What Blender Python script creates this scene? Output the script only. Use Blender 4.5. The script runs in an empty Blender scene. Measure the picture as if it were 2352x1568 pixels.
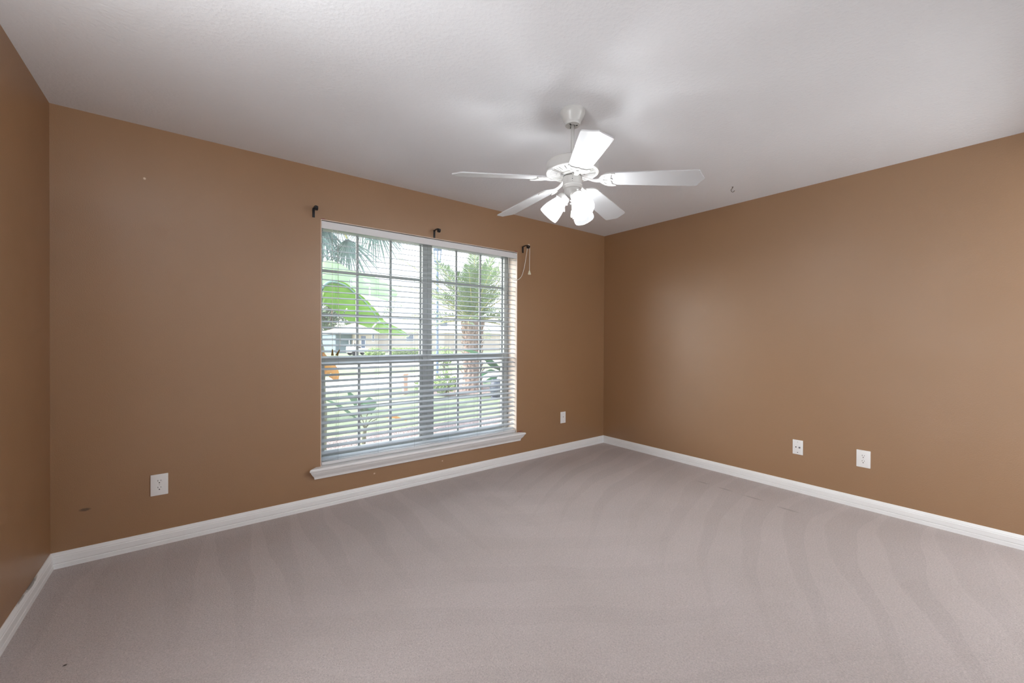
import bpy, bmesh, math, random
from mathutils import Vector, Matrix
from mathutils.geometry import tessellate_polygon
R = math.radians
SC = bpy.context.scene
COL = SC.collection

# ---------------------------------------------------------------- camera, sky, sun, exposure
CAM_POS = Vector((0.6019, -3.1742, 1.2195))
YAW, PITCH, ROLL, FPX = 0.658455, -0.0059496, 0.0041882, 940.61
_f = Vector((math.sin(YAW) * math.cos(PITCH), math.cos(YAW) * math.cos(PITCH), math.sin(PITCH)))
_r0 = Vector((math.cos(YAW), -math.sin(YAW), 0))
_u0 = _r0.cross(_f)
_r = _r0 * math.cos(ROLL) + _u0 * math.sin(ROLL)
_u = _u0 * math.cos(ROLL) - _r0 * math.sin(ROLL)
cd = bpy.data.cameras.new('camera')
cam = bpy.data.objects.new('camera', cd)
COL.objects.link(cam)
cd.sensor_width = 36
cd.lens = FPX * 36 / 2352
cd.clip_start = 0.02
cd.clip_end = 400
cam.matrix_world = Matrix(((_r.x, _u.x, -_f.x, CAM_POS.x), (_r.y, _u.y, -_f.y, CAM_POS.y), (_r.z, _u.z, -_f.z, CAM_POS.z), (0, 0, 0, 1)))
SC.camera = cam

SC.view_settings.view_transform = 'Standard'
SC.view_settings.look = 'None'
SC.view_settings.gamma = 1
SC.view_settings.use_curve_mapping = False
SC.view_settings.exposure = 0.3
SC.cycles.use_denoising = True
SC.cycles.max_bounces = 10
SC.cycles.diffuse_bounces = 6
SC.cycles.transparent_max_bounces = 24
SC.cycles.sample_clamp_indirect = 6.0
SC.cycles.caustics_reflective = False
SC.cycles.caustics_refractive = False

w = bpy.data.worlds.new('world')
SC.world = w
w.use_nodes = True
nt = w.node_tree
bg = nt.nodes['Background']
tc = nt.nodes.new('ShaderNodeTexCoord')
sep = nt.nodes.new('ShaderNodeSeparateXYZ')
ramp = nt.nodes.new('ShaderNodeValToRGB')
nt.links.new(tc.outputs['Generated'], sep.inputs[0])
nt.links.new(sep.outputs['Z'], ramp.inputs[0])
ramp.color_ramp.elements[0].position = 0.0
ramp.color_ramp.elements[0].color = (0.98, 0.99, 1.0, 1)
ramp.color_ramp.elements[1].position = 0.7
ramp.color_ramp.elements[1].color = (0.66, 0.82, 1.0, 1)
nt.links.new(ramp.outputs[0], bg.inputs[0])
bg.inputs[1].default_value = 2.2
# bright sky patch added left of the garden, unseen, to light the right wall
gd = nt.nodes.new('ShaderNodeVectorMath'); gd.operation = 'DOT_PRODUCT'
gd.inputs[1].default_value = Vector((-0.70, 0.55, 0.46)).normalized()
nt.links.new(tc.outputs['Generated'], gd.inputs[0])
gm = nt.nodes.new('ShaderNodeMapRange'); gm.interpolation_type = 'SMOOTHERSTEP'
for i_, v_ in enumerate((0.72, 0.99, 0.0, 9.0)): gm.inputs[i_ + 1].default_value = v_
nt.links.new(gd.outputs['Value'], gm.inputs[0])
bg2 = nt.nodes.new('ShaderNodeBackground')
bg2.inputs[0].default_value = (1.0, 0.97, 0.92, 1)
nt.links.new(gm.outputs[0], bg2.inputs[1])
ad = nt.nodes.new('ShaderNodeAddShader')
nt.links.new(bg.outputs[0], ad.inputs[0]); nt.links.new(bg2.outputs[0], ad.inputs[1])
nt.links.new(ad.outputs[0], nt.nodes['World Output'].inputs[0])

sd = bpy.data.lights.new('sun', 'SUN')
sun = bpy.data.objects.new('sun', sd)
COL.objects.link(sun)
sd.energy = 5.5
sd.angle = R(0.6)
sd.color = (1.0, 0.95, 0.87)
SUNDIR = Vector((-0.62, -0.06, 0.78)).normalized()
sun.rotation_euler = SUNDIR.to_track_quat('Z', 'Y').to_euler()

# ---------------------------------------------------------------- helpers
def lin(c):
    o = []
    for v in c:
        v /= 255.0
        o.append(v / 12.92 if v <= 0.04045 else ((v + 0.055) / 1.055) ** 2.4)
    return (o[0], o[1], o[2], 1.0)


def tag(o, label=None, cat=None, group=None, kind=None):
    if label: o['label'] = label
    if cat: o['category'] = cat
    if group: o['group'] = group
    if kind: o['kind'] = kind
    return o


def empty(name, loc, rot=(0, 0, 0), label=None, cat=None, group=None):
    o = bpy.data.objects.new(name, None)
    COL.objects.link(o)
    o.location = loc
    o.rotation_euler = rot
    o.empty_display_size = 0.1
    return tag(o, label, cat, group)


def link(name, bm, mat, parent=None, smooth=False, loc=None):
    bm.normal_update()
    me = bpy.data.meshes.new(name)
    bm.to_mesh(me)
    bm.free()
    for m in (mat if isinstance(mat, (list, tuple)) else [mat]):
        me.materials.append(m)
    o = bpy.data.objects.new(name, me)
    COL.objects.link(o)
    if smooth:
        for p in me.polygons:
            p.use_smooth = True
        if smooth is not True:
            try:
                me.set_sharp_from_angle(angle=R(smooth))
            except Exception:
                pass
    if parent is not None:
        o.parent = parent
    if loc is not None:
        o.location = loc
    return o


def box(bm, lo, hi, bev=0.0, mi=0):
    x0, y0, z0 = lo
    x1, y1, z1 = hi
    vs = [bm.verts.new(p) for p in ((x0, y0, z0), (x1, y0, z0), (x1, y1, z0), (x0, y1, z0), (x0, y0, z1), (x1, y0, z1), (x1, y1, z1), (x0, y1, z1))]
    fs = [bm.faces.new([vs[i] for i in f]) for f in ((0, 3, 2, 1), (4, 5, 6, 7), (0, 1, 5, 4), (1, 2, 6, 5), (2, 3, 7, 6), (3, 0, 4, 7))]
    for f in fs: f.material_index = mi
    if bev > 0:
        es = list({e for f in fs for e in f.edges})
        bmesh.ops.bevel(bm, geom=es, offset=bev, segments=2, affect='EDGES', profile=0.6)
    return vs


def lathe(bm, prof, seg=48, M=None, caps=True, mi=0, ribs=None):
    """revolve (r, z) about local z; ribs(i, k) may scale the radius"""
    rings = []
    for i, (r, z) in enumerate(prof):
        ring = []
        for k in range(seg):
            a = 2 * math.pi * k / seg
            rr = r * (ribs(i, a) if ribs else 1)
            p = Vector((rr * math.cos(a), rr * math.sin(a), z))
            ring.append(bm.verts.new(M @ p if M else p))
        rings.append(ring)
    for a, b in zip(rings, rings[1:]):
        for k in range(seg):
            f = bm.faces.new((a[k], a[(k + 1) % seg], b[(k + 1) % seg], b[k]))
            f.material_index = mi
    if caps:
        for ring, rev in ((rings[0], True), (rings[-1], False)):
            f = bm.faces.new(ring[::-1] if rev else ring)
            f.material_index = mi
    return rings


def tube(bm, pts, rad, seg=10, caps=True, mi=0):
    pts = [Vector(p) for p in pts]
    rads = rad if isinstance(rad, (list, tuple)) else [rad] * len(pts)
    t0 = (pts[1] - pts[0]).normalized()
    n = t0.orthogonal().normalized()
    rings = []
    for i, p in enumerate(pts):
        t = (pts[min(i + 1, len(pts) - 1)] - pts[max(i - 1, 0)]).normalized()
        n = (n - t * n.dot(t)).normalized()
        b = t.cross(n)
        rings.append([bm.verts.new(p + (n * math.cos(2 * math.pi * k / seg) + b * math.sin(2 * math.pi * k / seg)) * rads[i]) for k in range(seg)])
    for a, b in zip(rings, rings[1:]):
        for k in range(seg):
            bm.faces.new((a[k], a[(k + 1) % seg], b[(k + 1) % seg], b[k])).material_index = mi
    if caps:
        bm.faces.new(rings[0][::-1]).material_index = mi
        bm.faces.new(rings[-1]).material_index = mi
    return rings


def spline(pts, n=8):
    P = [Vector(p) for p in pts]
    out = []
    for i in range(len(P) - 1):
        a, b, c, d = P[max(i - 1, 0)], P[i], P[i + 1], P[min(i + 2, len(P) - 1)]
        for k in range(n):
            t = k / n
            out.append(0.5 * ((2 * b) + (c - a) * t + (2 * a - 5 * b + 4 * c - d) * t * t + (3 * b - a - 3 * c + d) * t ** 3))
    out.append(P[-1])
    return out


def plate(bm, loops, th, fn=None, mi=0):
    """extrude a 2-D polygon with holes; loops[0] outer, others holes; fn maps (x, y, z) to a point"""
    fn = fn or (lambda x, y, z: Vector((x, y, z)))
    V = [[Vector((x, y, 0)) for x, y in l] for l in loops]
    tris = tessellate_polygon(V)
    flat = [v for l in V for v in l]
    top = [bm.verts.new(fn(v.x, v.y, th / 2)) for v in flat]
    bot = [bm.verts.new(fn(v.x, v.y, -th / 2)) for v in flat]
    for t in tris:
        try:
            bm.faces.new([top[i] for i in t]).material_index = mi
            bm.faces.new([bot[i] for i in reversed(t)]).material_index = mi
        except ValueError:
            pass
    o = 0
    for l in loops:
        n = len(l)
        for i in range(n):
            a, b = o + i, o + (i + 1) % n
            bm.faces.new((top[a], bot[a], bot[b], top[b])).material_index = mi
        o += n
    bmesh.ops.recalc_face_normals(bm, faces=bm.faces[:])


def sweep(bm, prof, path, closed_ends=True, mi=0):
    """path: list of functions (d, z)->Vector, one per station"""
    rings = [[bm.verts.new(f(d, z)) for d, z in prof] for f in path]
    n = len(prof)
    for a, b in zip(rings, rings[1:]):
        for k in range(n):
            bm.faces.new((a[k], a[(k + 1) % n], b[(k + 1) % n], b[k])).material_index = mi
    if closed_ends:
        bm.faces.new(rings[0][::-1])
        bm.faces.new(rings[-1])
    bmesh.ops.recalc_face_normals(bm, faces=bm.faces[:])


# ---- materials
class NT:
    def __init__(s, name):
        s.m = bpy.data.materials.new(name)
        s.m.use_nodes = True
        s.t = s.m.node_tree
        s.b = s.t.nodes['Principled BSDF']
        s._tc = None

    def n(s, kind, **kw):
        nd = s.t.nodes.new('ShaderNode' + kind)
        for k, v in kw.items():
            setattr(nd, k, v)
        return nd

    def l(s, a, b):
        s.t.links.new(a, b)

    def obj(s):
        if not s._tc:
            s._tc = s.n('TexCoord')
        return s._tc.outputs['Object']

    def math(s, op, a, b=None, clamp=False):
        nd = s.n('Math', operation=op, use_clamp=clamp)
        for i, v in enumerate((a, b)):
            if v is None: continue
            if isinstance(v, (int, float)): nd.inputs[i].default_value = v
            else: s.l(v, nd.inputs[i])
        return nd.outputs[0]

    def noise(s, scale, detail=2, rough=0.5, vec=None, dist=0.0):
        nd = s.n('TexNoise')
        nd.inputs['Scale'].default_value = scale
        nd.inputs['Detail'].default_value = detail
        nd.inputs['Roughness'].default_value = rough
        nd.inputs['Distortion'].default_value = dist
        s.l(vec if vec is not None else s.obj(), nd.inputs['Vector'])
        return nd.outputs['Fac']

    def mix(s, fac, a, b, mode='MIX'):
        nd = s.n('Mix', data_type='RGBA', blend_type=mode)
        for sock, v in ((nd.inputs[0], fac), (nd.inputs[6], a), (nd.inputs[7], b)):
            if isinstance(v, (int, float)): sock.default_value = v
            elif isinstance(v, tuple): sock.default_value = v
            else: s.l(v, sock)
        return nd.outputs[2]

    def remap(s, v, a, b, c, d):
        nd = s.n('MapRange')
        s.l(v, nd.inputs[0])
        for i, q in enumerate((a, b, c, d)): nd.inputs[i + 1].default_value = q
        return nd.outputs[0]

    def bump(s, h, strength, dist):
        nd = s.n('Bump')
        nd.inputs['Strength'].default_value = strength
        nd.inputs['Distance'].default_value = dist
        s.l(h, nd.inputs['Height'])
        s.l(nd.outputs[0], s.b.inputs['Normal'])

    def set(s, **kw):
        for k, v in kw.items():
            i = s.b.inputs[k.replace('_', ' ')]
            if hasattr(v, 'is_output'): s.l(v, i)
            else: i.default_value = v


def plain(name, col, rough=0.5, spec=0.5, metal=0.0, var=0.06, scale=8.0, bump=None):
    t = NT(name)
    f = t.noise(scale, 3)
    a = tuple(c * (1 - var) for c in col[:3]) + (1,)
    b = tuple(min(1, c * (1 + var)) for c in col[:3]) + (1,)
    t.set(Base_Color=t.mix(f, a, b), Roughness=rough, Metallic=metal)
    t.b.inputs['Specular IOR Level'].default_value = spec
    if bump:
        t.bump(t.noise(bump[0], 3), bump[1], bump[2])
    return t.m


def spot_mask(t, centre, radii, edge=0.35, nscale=90):
    """a soft-edged blotch at CENTRE, irregular through noise: 1 inside, 0 outside"""
    mp = t.n('Mapping')
    t.l(t.obj(), mp.inputs[0])
    mp.inputs['Location'].default_value = tuple(-c / r for c, r in zip(centre, radii))
    mp.inputs['Scale'].default_value = tuple(1 / r for r in radii)
    ln = t.n('VectorMath', operation='LENGTH')
    t.l(mp.outputs[0], ln.inputs[0])
    v = t.math('ADD', ln.outputs['Value'], t.math('MULTIPLY', t.math('SUBTRACT', t.noise(nscale, 2), 0.5), 0.8))
    return t.remap(v, 1 - edge, 1 + edge, 1, 0)


def wall_paint(name, spots=()):
    t = NT(name)
    col = t.mix(t.noise(1.7, 3), lin(WALL_A), lin(WALL_B))
    for c, r, sc, k in spots:
        col = t.mix(t.math('MULTIPLY', spot_mask(t, c, r), k), col, lin(sc))
    rn = t.remap(t.noise(2.3, 2), 0.3, 0.7, 0.40, 0.46)
    t.set(Base_Color=col, Roughness=rn)
    t.b.inputs['Specular IOR Level'].default_value = 0.8
    t.b.inputs['IOR'].default_value = 1.6
    t.bump(t.noise(190, 2, 0.55), 0.22, 0.0025)
    return t.m


WALL_A, WALL_B = (149, 112, 76), (154, 116, 80)
M = {}
M['wall'] = wall_paint('brown satin wall paint')
M['wall_window'] = wall_paint('brown satin wall paint with specks', [
    ((0.371, 0, 2.137), (0.006, 0.02, 0.006), (214, 190, 160), 1.0),
    ((2.299, 0, 0.160), (0.006, 0.02, 0.005), (214, 190, 170), 1.0),
    ((1.707, 0, 0.1675), (0.007, 0.02, 0.005), (214, 190, 170), 1.0),
    ((0.127, 0, 0.283), (0.02, 0.02, 0.008), (70, 45, 24), 0.8),
    ((1.332, 0, 2.078), (0.017, 0.02, 0.004), (110, 20, 30), 1.0),
    ((3.10, 0, 2.082), (0.02, 0.02, 0.004), (120, 20, 32), 1.0),
    ((3.165, 0, 0.300), (0.032, 0.02, 0.004), (120, 30, 34), 1.0),
])
t = NT('white textured ceiling paint')
t.set(Base_Color=t.mix(t.noise(3, 2), lin((226, 226, 228)), lin((230, 230, 232))), Roughness=0.85)
t.b.inputs['Specular IOR Level'].default_value = 0.2
vz = t.n('TexVoronoi')
vz.inputs['Scale'].default_value = 55
t.l(t.obj(), vz.inputs['Vector'])
t.bump(t.math('ADD', t.noise(85, 3, 0.6), t.math('MULTIPLY', vz.outputs['Distance'], 0.5)), 0.35, 0.004)
M['ceiling'] = t.m

# carpet: loop pile plus the lanes a vacuum cleaner left
t = NT('beige cut pile carpet')
sx = t.n('SeparateXYZ')
t.l(t.obj(), sx.inputs[0])
X, Y = sx.outputs['X'], sx.outputs['Y']
def lanes(u, v, width, slant, seed):
    """lane brightness -0.5..0.5 across u, each lane a long wedge that narrows along v"""
    wob = t.math('MULTIPLY', t.math('SUBTRACT', t.noise(1.1, 1), 0.5), 0.9)
    q = t.math('ADD', t.math('ADD', t.math('DIVIDE', u, width), t.math('MULTIPLY', v, slant)), wob)
    idx = t.math('FLOOR', q)
    fr = t.math('FRACT', q)
    wn = t.n('TexWhiteNoise', noise_dimensions='1D')
    t.l(t.math('ADD', idx, seed), wn.inputs['W'])
    cut = t.remap(v, -1.3, 0.0, 0.15, 0.85)
    half = t.remap(t.math('SUBTRACT', fr, cut), -0.02, 0.03, 0, 1)
    line = t.math('MULTIPLY', t.remap(t.math('ABSOLUTE', t.math('SUBTRACT', fr, cut)), 0.0, 0.06, 1, 0), 0.35)
    return t.math('ADD', t.math('MULTIPLY', t.math('SUBTRACT', half, 0.5), t.math('ADD', t.math('MULTIPLY', wn.outputs['Value'], 0.7), 0.25)), line)
LA = lanes(X, Y, 0.235, 0.12, 3.0)
curve = t.math('MULTIPLY', t.math('MULTIPLY', t.math('SUBTRACT', X, 4.4), t.math('SUBTRACT', X, 4.4)), 0.16)
LB = lanes(t.math('ADD', Y, curve), t.math('MULTIPLY', t.math('SUBTRACT', X, 4.43), 0.7), 0.25, 0.25, 17.0)
LC = lanes(t.math('ADD', t.math('MULTIPLY', X, 0.55), t.math('MULTIPLY', Y, 0.84)), t.math('MULTIPLY', t.math('SUBTRACT', Y, 0.2), 0.45), 0.33, 0.2, 41.0)
mA = t.math('MULTIPLY', t.remap(X, 2.0, 2.9, 1, 0), t.remap(Y, -1.5, -0.7, 0, 1))
mB = t.remap(X, 2.1, 3.1, 0, 1)
mC = t.remap(t.math('MAXIMUM', mA, mB), 0, 1, 1, 0)
lane = t.math('ADD', t.math('ADD', t.math('MULTIPLY', LA, mA), t.math('MULTIPLY', LB, mB)), t.math('MULTIPLY', LC, mC))
pile = t.noise(150, 3, 0.6, dist=0.6)
pile2 = t.noise(420, 2, 0.6)
big = t.noise(2.2, 3)
base = t.mix(t.remap(big, 0.3, 0.7, 0, 1), lin((196, 184, 180)), lin((201, 189, 186)))
shade = t.math('ADD', t.math('ADD', 1.0, t.math('MULTIPLY', lane, 0.085)), t.math('MULTIPLY', t.math('SUBTRACT', pile, 0.5), 0.75))
shade = t.math('ADD', shade, t.math('MULTIPLY', t.math('SUBTRACT', pile2, 0.5), 0.35))
cmb = t.n('CombineXYZ')
for i in range(3): t.l(shade, cmb.inputs[i])
carp = t.mix(1.0, base, cmb.outputs[0], 'MULTIPLY')
for c, r in (((4.035, -1.415, 0), (0.012, 0.045, 0.1)), ((4.028, -1.60, 0), (0.012, 0.05, 0.1)), ((4.014, -1.82, 0), (0.012, 0.07, 0.1)), ((3.979, -2.067, 0), (0.014, 0.06, 0.1))):
    carp = t.mix(t.math('MULTIPLY', spot_mask(t, c, r, nscale=40), 0.35), carp, lin((128, 118, 112)))
carp = t.mix(spot_mask(t, (0.218, -0.9605, 0), (0.006, 0.006, 0.1)), carp, lin((84, 74, 68)))
t.set(Base_Color=carp, Roughness=0.95)
t.b.inputs['Specular IOR Level'].default_value = 0.1
t.b.inputs['Sheen Weight'].default_value = 0.15
t.bump(t.math('ADD', pile, t.math('MULTIPLY', pile2, 0.4)), 0.9, 0.008)
M['carpet'] = t.m

M['trim'] = plain('white semi-gloss trim paint', lin((238, 238, 238)), 0.35, 0.5, var=0.02, scale=20, bump=(60, 0.05, 0.002))
t = NT('white trim paint with a scuff')
c = t.mix(t.noise(20, 2), lin((236, 236, 236)), lin((241, 241, 241)))
c = t.mix(t.math('MULTIPLY', spot_mask(t, (0.012, -0.335, 0.082), (0.03, 0.075, 0.009), 0.25, 60), 0.85), c, lin((108, 98, 90)))
c = t.mix(t.math('MULTIPLY', spot_mask(t, (0.012, -0.47, 0.083), (0.03, 0.05, 0.004), 0.4, 90), 0.7), c, lin((120, 108, 98)))
t.set(Base_Color=c, Roughness=0.4)
M['trim_scuff'] = t.m
M['return'] = plain('pale peach window return paint', lin((236, 222, 210)), 0.5, 0.4, var=0.02)
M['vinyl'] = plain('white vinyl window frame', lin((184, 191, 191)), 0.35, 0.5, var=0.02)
M['slat'] = plain('greyed white faux wood slat', lin((168, 174, 180)), 0.35, 0.5, var=0.02, scale=30)  # white slats; their backlit dimness is put into this grey
M['valance'] = plain('white valance board', lin((222, 222, 223)), 0.35, 0.5, var=0.02, scale=30)
M['cord'] = plain('white braided cord', lin((232, 230, 222)), 0.8, 0.2)
M['ladder'] = plain('grey ladder string', lin((150, 154, 156)), 0.8, 0.2)
M['tassel_wood'] = plain('brown wooden tassel', lin((120, 96, 46)), 0.5, 0.4, var=0.2, scale=60)
M['tassel_cream'] = plain('cream plastic tassel', lin((226, 220, 196)), 0.4, 0.5)
M['black'] = plain('black powder coated metal', lin((16, 16, 20)), 0.35, 0.5, var=0.2)
M['plate'] = plain('white plastic wall plate', lin((238, 237, 236)), 0.3, 0.5, var=0.01)
M['slot'] = plain('dark socket slot', lin((14, 14, 16)), 0.6, 0.2)
M['grey_slot'] = plain('grey recessed jack', lin((110, 110, 116)), 0.5, 0.3)
M['screw'] = plain('painted screw head', lin((205, 204, 202)), 0.35, 0.5)
M['fan'] = plain('white enamel fan metal', lin((198, 196, 193)), 0.3, 0.5, var=0.01)
M['blade'] = plain('white fan blade laminate', lin((196, 196, 197)), 0.4, 0.45, var=0.01)
M['brass'] = plain('dull bronze hook', lin((96, 88, 84)), 0.4, 0.5, metal=0.4)
M['chain'] = plain('pull chain metal', lin((190, 188, 184)), 0.35, 0.5, metal=0.5)

def emis(name, col, s, base=(0.9, 0.9, 0.9, 1)):
    t = NT(name)
    t.set(Base_Color=base, Roughness=0.4)
    t.b.inputs['Emission Color'].default_value = col
    t.b.inputs['Emission Strength'].default_value = s
    t.m.cycles.emission_sampling = 'AUTO'
    return t.m
LAMP_COL = (0.93, 0.97, 1.0, 1)
t = NT('lit frosted glass')
t.set(Base_Color=(0.03, 0.03, 0.03, 1), Roughness=0.35)
t.b.inputs['Emission Color'].default_value = LAMP_COL
t.b.inputs['Emission Strength'].default_value = 0.92
_tr = t.n('BsdfTransparent')
_mx = t.n('MixShader')
_mx.inputs[0].default_value = 0.52
t.l(_tr.outputs[0], _mx.inputs[1]); t.l(t.b.outputs[0], _mx.inputs[2])
t.l(_mx.outputs[0], t.t.nodes['Material Output'].inputs[0])
M['shade'] = t.m
M['bulb'] = emis('lit bulb', LAMP_COL, 260.0)

t = NT('window glass with glare veil')  # clear glass plus a translucent share imitating the glare veil outside
tr = t.n('BsdfTransparent')
gl = t.n('BsdfGlossy')
gl.inputs['Roughness'].default_value = 0.02
dl = t.n('BsdfTranslucent')
dl.inputs['Color'].default_value = (0.93, 0.97, 1, 1)
m1 = t.n('MixShader'); m1.inputs[0].default_value = 0.06
m2 = t.n('MixShader'); m2.inputs[0].default_value = 0.016
t.l(tr.outputs[0], m1.inputs[1]); t.l(gl.outputs[0], m1.inputs[2])
t.l(m1.outputs[0], m2.inputs[1]); t.l(dl.outputs[0], m2.inputs[2])
t.l(m2.outputs[0], t.t.nodes['Material Output'].inputs[0])
M['glass'] = t.m


def leafy(name, ca, cb, trans=0.45, rough=0.5, scale=6.0, gloss=0.08, vein=None):
    t = NT(name)
    c = t.mix(t.noise(scale, 3), lin(ca), lin(cb))
    if vein:
        wv = t.n('TexNoise'); wv.inputs['Scale'].default_value = vein; wv.inputs['Detail'].default_value = 2
        mp = t.n('Mapping'); t.l(t.obj(), mp.inputs[0]); mp.inputs['Scale'].default_value = (1, 1, 0.12)
        mp.inputs['Rotation'].default_value = (0, 0.7, 0)
        t.l(mp.outputs[0], wv.inputs['Vector'])
        c = t.mix(t.math('MULTIPLY', wv.outputs['Fac'], 0.35), c, lin(cb))
    d = t.n('BsdfDiffuse'); tl = t.n('BsdfTranslucent'); g = t.n('BsdfGlossy')
    g.inputs['Roughness'].default_value = rough
    t.l(c, d.inputs[0]); t.l(c, tl.inputs[0])
    a = t.n('MixShader'); a.inputs[0].default_value = trans
    t.l(d.outputs[0], a.inputs[1]); t.l(tl.outputs[0], a.inputs[2])
    b = t.n('MixShader'); b.inputs[0].default_value = gloss
    t.l(a.outputs[0], b.inputs[1]); t.l(g.outputs[0], b.inputs[2])
    t.l(b.outputs[0], t.t.nodes['Material Output'].inputs[0])
    return t.m


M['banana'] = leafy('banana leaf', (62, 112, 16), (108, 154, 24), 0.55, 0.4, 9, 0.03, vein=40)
M['banana_glare'] = leafy('banana leaf with painted glare', (170, 205, 160), (120, 170, 90), 0.4, 0.3, 5, 0.15)  # paler leaf copy, the overexposed glare is put into its colour
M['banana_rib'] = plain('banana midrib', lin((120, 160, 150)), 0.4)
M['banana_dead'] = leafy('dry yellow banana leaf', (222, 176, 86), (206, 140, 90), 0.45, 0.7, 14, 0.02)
M['banana_dark'] = leafy('dark banana leaf', (70, 112, 84), (96, 142, 106), 0.35, 0.4, 10, 0.08)  # darker grey green for the seedling and the clump
M['banana_stem'] = plain('banana stem', lin((128, 136, 112)), 0.6, var=0.2, scale=12)
M['palm_fan'] = leafy('fan palm leaf', (76, 106, 112), (104, 130, 116), 0.35, 0.5, 5)
M['palm_date'] = leafy('feather palm leaflet', (98, 128, 104), (142, 160, 112), 0.4, 0.5, 2.5)
M['palm_rib'] = plain('palm leaf stalk', lin((178, 176, 120)), 0.6)
M['palm_trunk'] = plain('palm trunk with old leaf bases', lin((160, 142, 134)), 0.9, 0.1, var=0.6, scale=16, bump=(14, 1.0, 0.05))
M['tree'] = leafy('tree foliage', (86, 108, 84), (124, 142, 104), 0.35, 0.7, 0.8)
M['shrub'] = leafy('shrub foliage', (92, 132, 76), (156, 176, 96), 0.35, 0.7, 3)
M['bark'] = plain('tree bark', lin((128, 112, 100)), 0.9, 0.1, var=0.3, scale=10)
M['lawn'] = plain('dry green lawn', lin((126, 138, 114)), 0.95, 0.05, var=0.25, scale=3.5, bump=(60, 0.6, 0.03))
M['mulch'] = plain('stone mulch', lin((150, 136, 134)), 0.95, 0.05, var=0.7, scale=34, bump=(36, 1.0, 0.05))
M['concrete'] = plain('pale concrete', lin((214, 208, 200)), 0.9, 0.1, var=0.06, scale=3)
M['roof'] = plain('pale shingle roof', lin((214, 210, 204)), 0.9, 0.1, var=0.06, scale=5)
M['stucco'] = plain('pinkish stucco', lin((204, 190, 182)), 0.9, 0.1, var=0.06, scale=4)
M['house_dark'] = plain('blue grey boards', lin((110, 124, 134)), 0.8, 0.1, var=0.15, scale=3)  # one flat blue grey over the whole porch block
M['pane'] = plain('dark house window pane', lin((72, 92, 124)), 0.15, 0.5)
M['white_paint'] = plain('white exterior paint', lin((236, 236, 236)), 0.5, 0.3, var=0.03)
M['lamp_post'] = plain('blue grey lamp post', lin((104, 124, 152)), 0.5, 0.3)
M['terracotta'] = plain('terracotta post', lin((216, 172, 156)), 0.8, 0.1, var=0.15)
M['pot'] = plain('dark blue grey glazed pot', lin((58, 68, 84)), 0.3, 0.5, var=0.2)
M['van'] = plain('white van body', lin((240, 240, 242)), 0.3, 0.5, var=0.01)
M['tyre'] = plain('dark tyre', lin((40, 40, 44)), 0.8, 0.1)
M['siding'] = plain('exterior wall of this house', lin((206, 196, 182)), 0.9, 0.1)

# ---------------------------------------------------------------- room shell
L, D, H = 4.4342, 3.36, 2.44           # width, depth, height
WX0, WX1, WZ0, WZ1 = 1.317, 3.120, 0.272, 2.076   # window opening
T = 0.22


def struct(name, bm, mat, label, cat, smooth=False):
    return tag(link(name, bm, mat, smooth=smooth), label, cat, kind='structure')


bm = bmesh.new(); box(bm, (-0.2, -D - 0.2, -0.18), (L + 0.2, T, 0))
struct('floor', bm, M['carpet'], 'beige cut-pile carpet floor with vacuum lanes', 'floor')
bm = bmesh.new(); box(bm, (-0.2, -D - 0.2, H), (L + 0.2, T, H + 0.2))
struct('ceiling', bm, M['ceiling'], 'white textured ceiling above the fan', 'ceiling')
bm = bmesh.new()
for lo, hi in (((-0.2, 0, 0), (WX0, T, H)), ((WX1, 0, 0), (L + 0.2, T, H)), ((WX0, 0, 0), (WX1, T, WZ0)), ((WX0, 0, WZ1), (WX1, T, H))):
    box(bm, lo, hi)
struct('wall_back', bm, M['wall_window'], 'brown painted wall holding the window', 'wall')
AY0, AY1 = -3.05, -1.78                # opening added for the alcove's fill light, left of the viewer and unseen
bm = bmesh.new(); box(bm, (-0.12, AY1, 0), (0, 0, H)); box(bm, (-0.12, -D - 0.15, 0), (0, AY0, H))
struct('wall_left', bm, M['wall'], 'brown painted wall at the left edge of the view', 'wall')
bm = bmesh.new(); box(bm, (L, -D - 0.2, 0), (L + 0.2, 0, H))
struct('wall_right', bm, M['wall'], 'brown painted wall to the right with two plates', 'wall')
DX0, DX1, DZ = 2.80, L, 2.25  # doorway added so the hall fill lamp reaches the room
bm = bmesh.new()
for lo, hi in (((0, -D - 0.15, 0), (DX0, -D, H)), ((DX0, -D - 0.15, DZ), (DX1, -D, H))):
    box(bm, lo, hi)
struct('wall_front', bm, M['trim'], 'white wall behind the viewer with a doorway added for fill light', 'wall')  # unseen wall left white to reflect light back into the room

# window returns (pale reveal), flush inside the opening
bm = bmesh.new()
e = 0.004
box(bm, (WX0, 0.0, WZ0), (WX0 + e, T, WZ1)); box(bm, (WX1 - e, 0.0, WZ0), (WX1, T, WZ1)); box(bm, (WX0 + e, 0.0, WZ1 - e), (WX1 - e, T, WZ1))
struct('trim_2', bm, M['return'], 'pale painted returns lining the window opening', 'trim')

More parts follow.
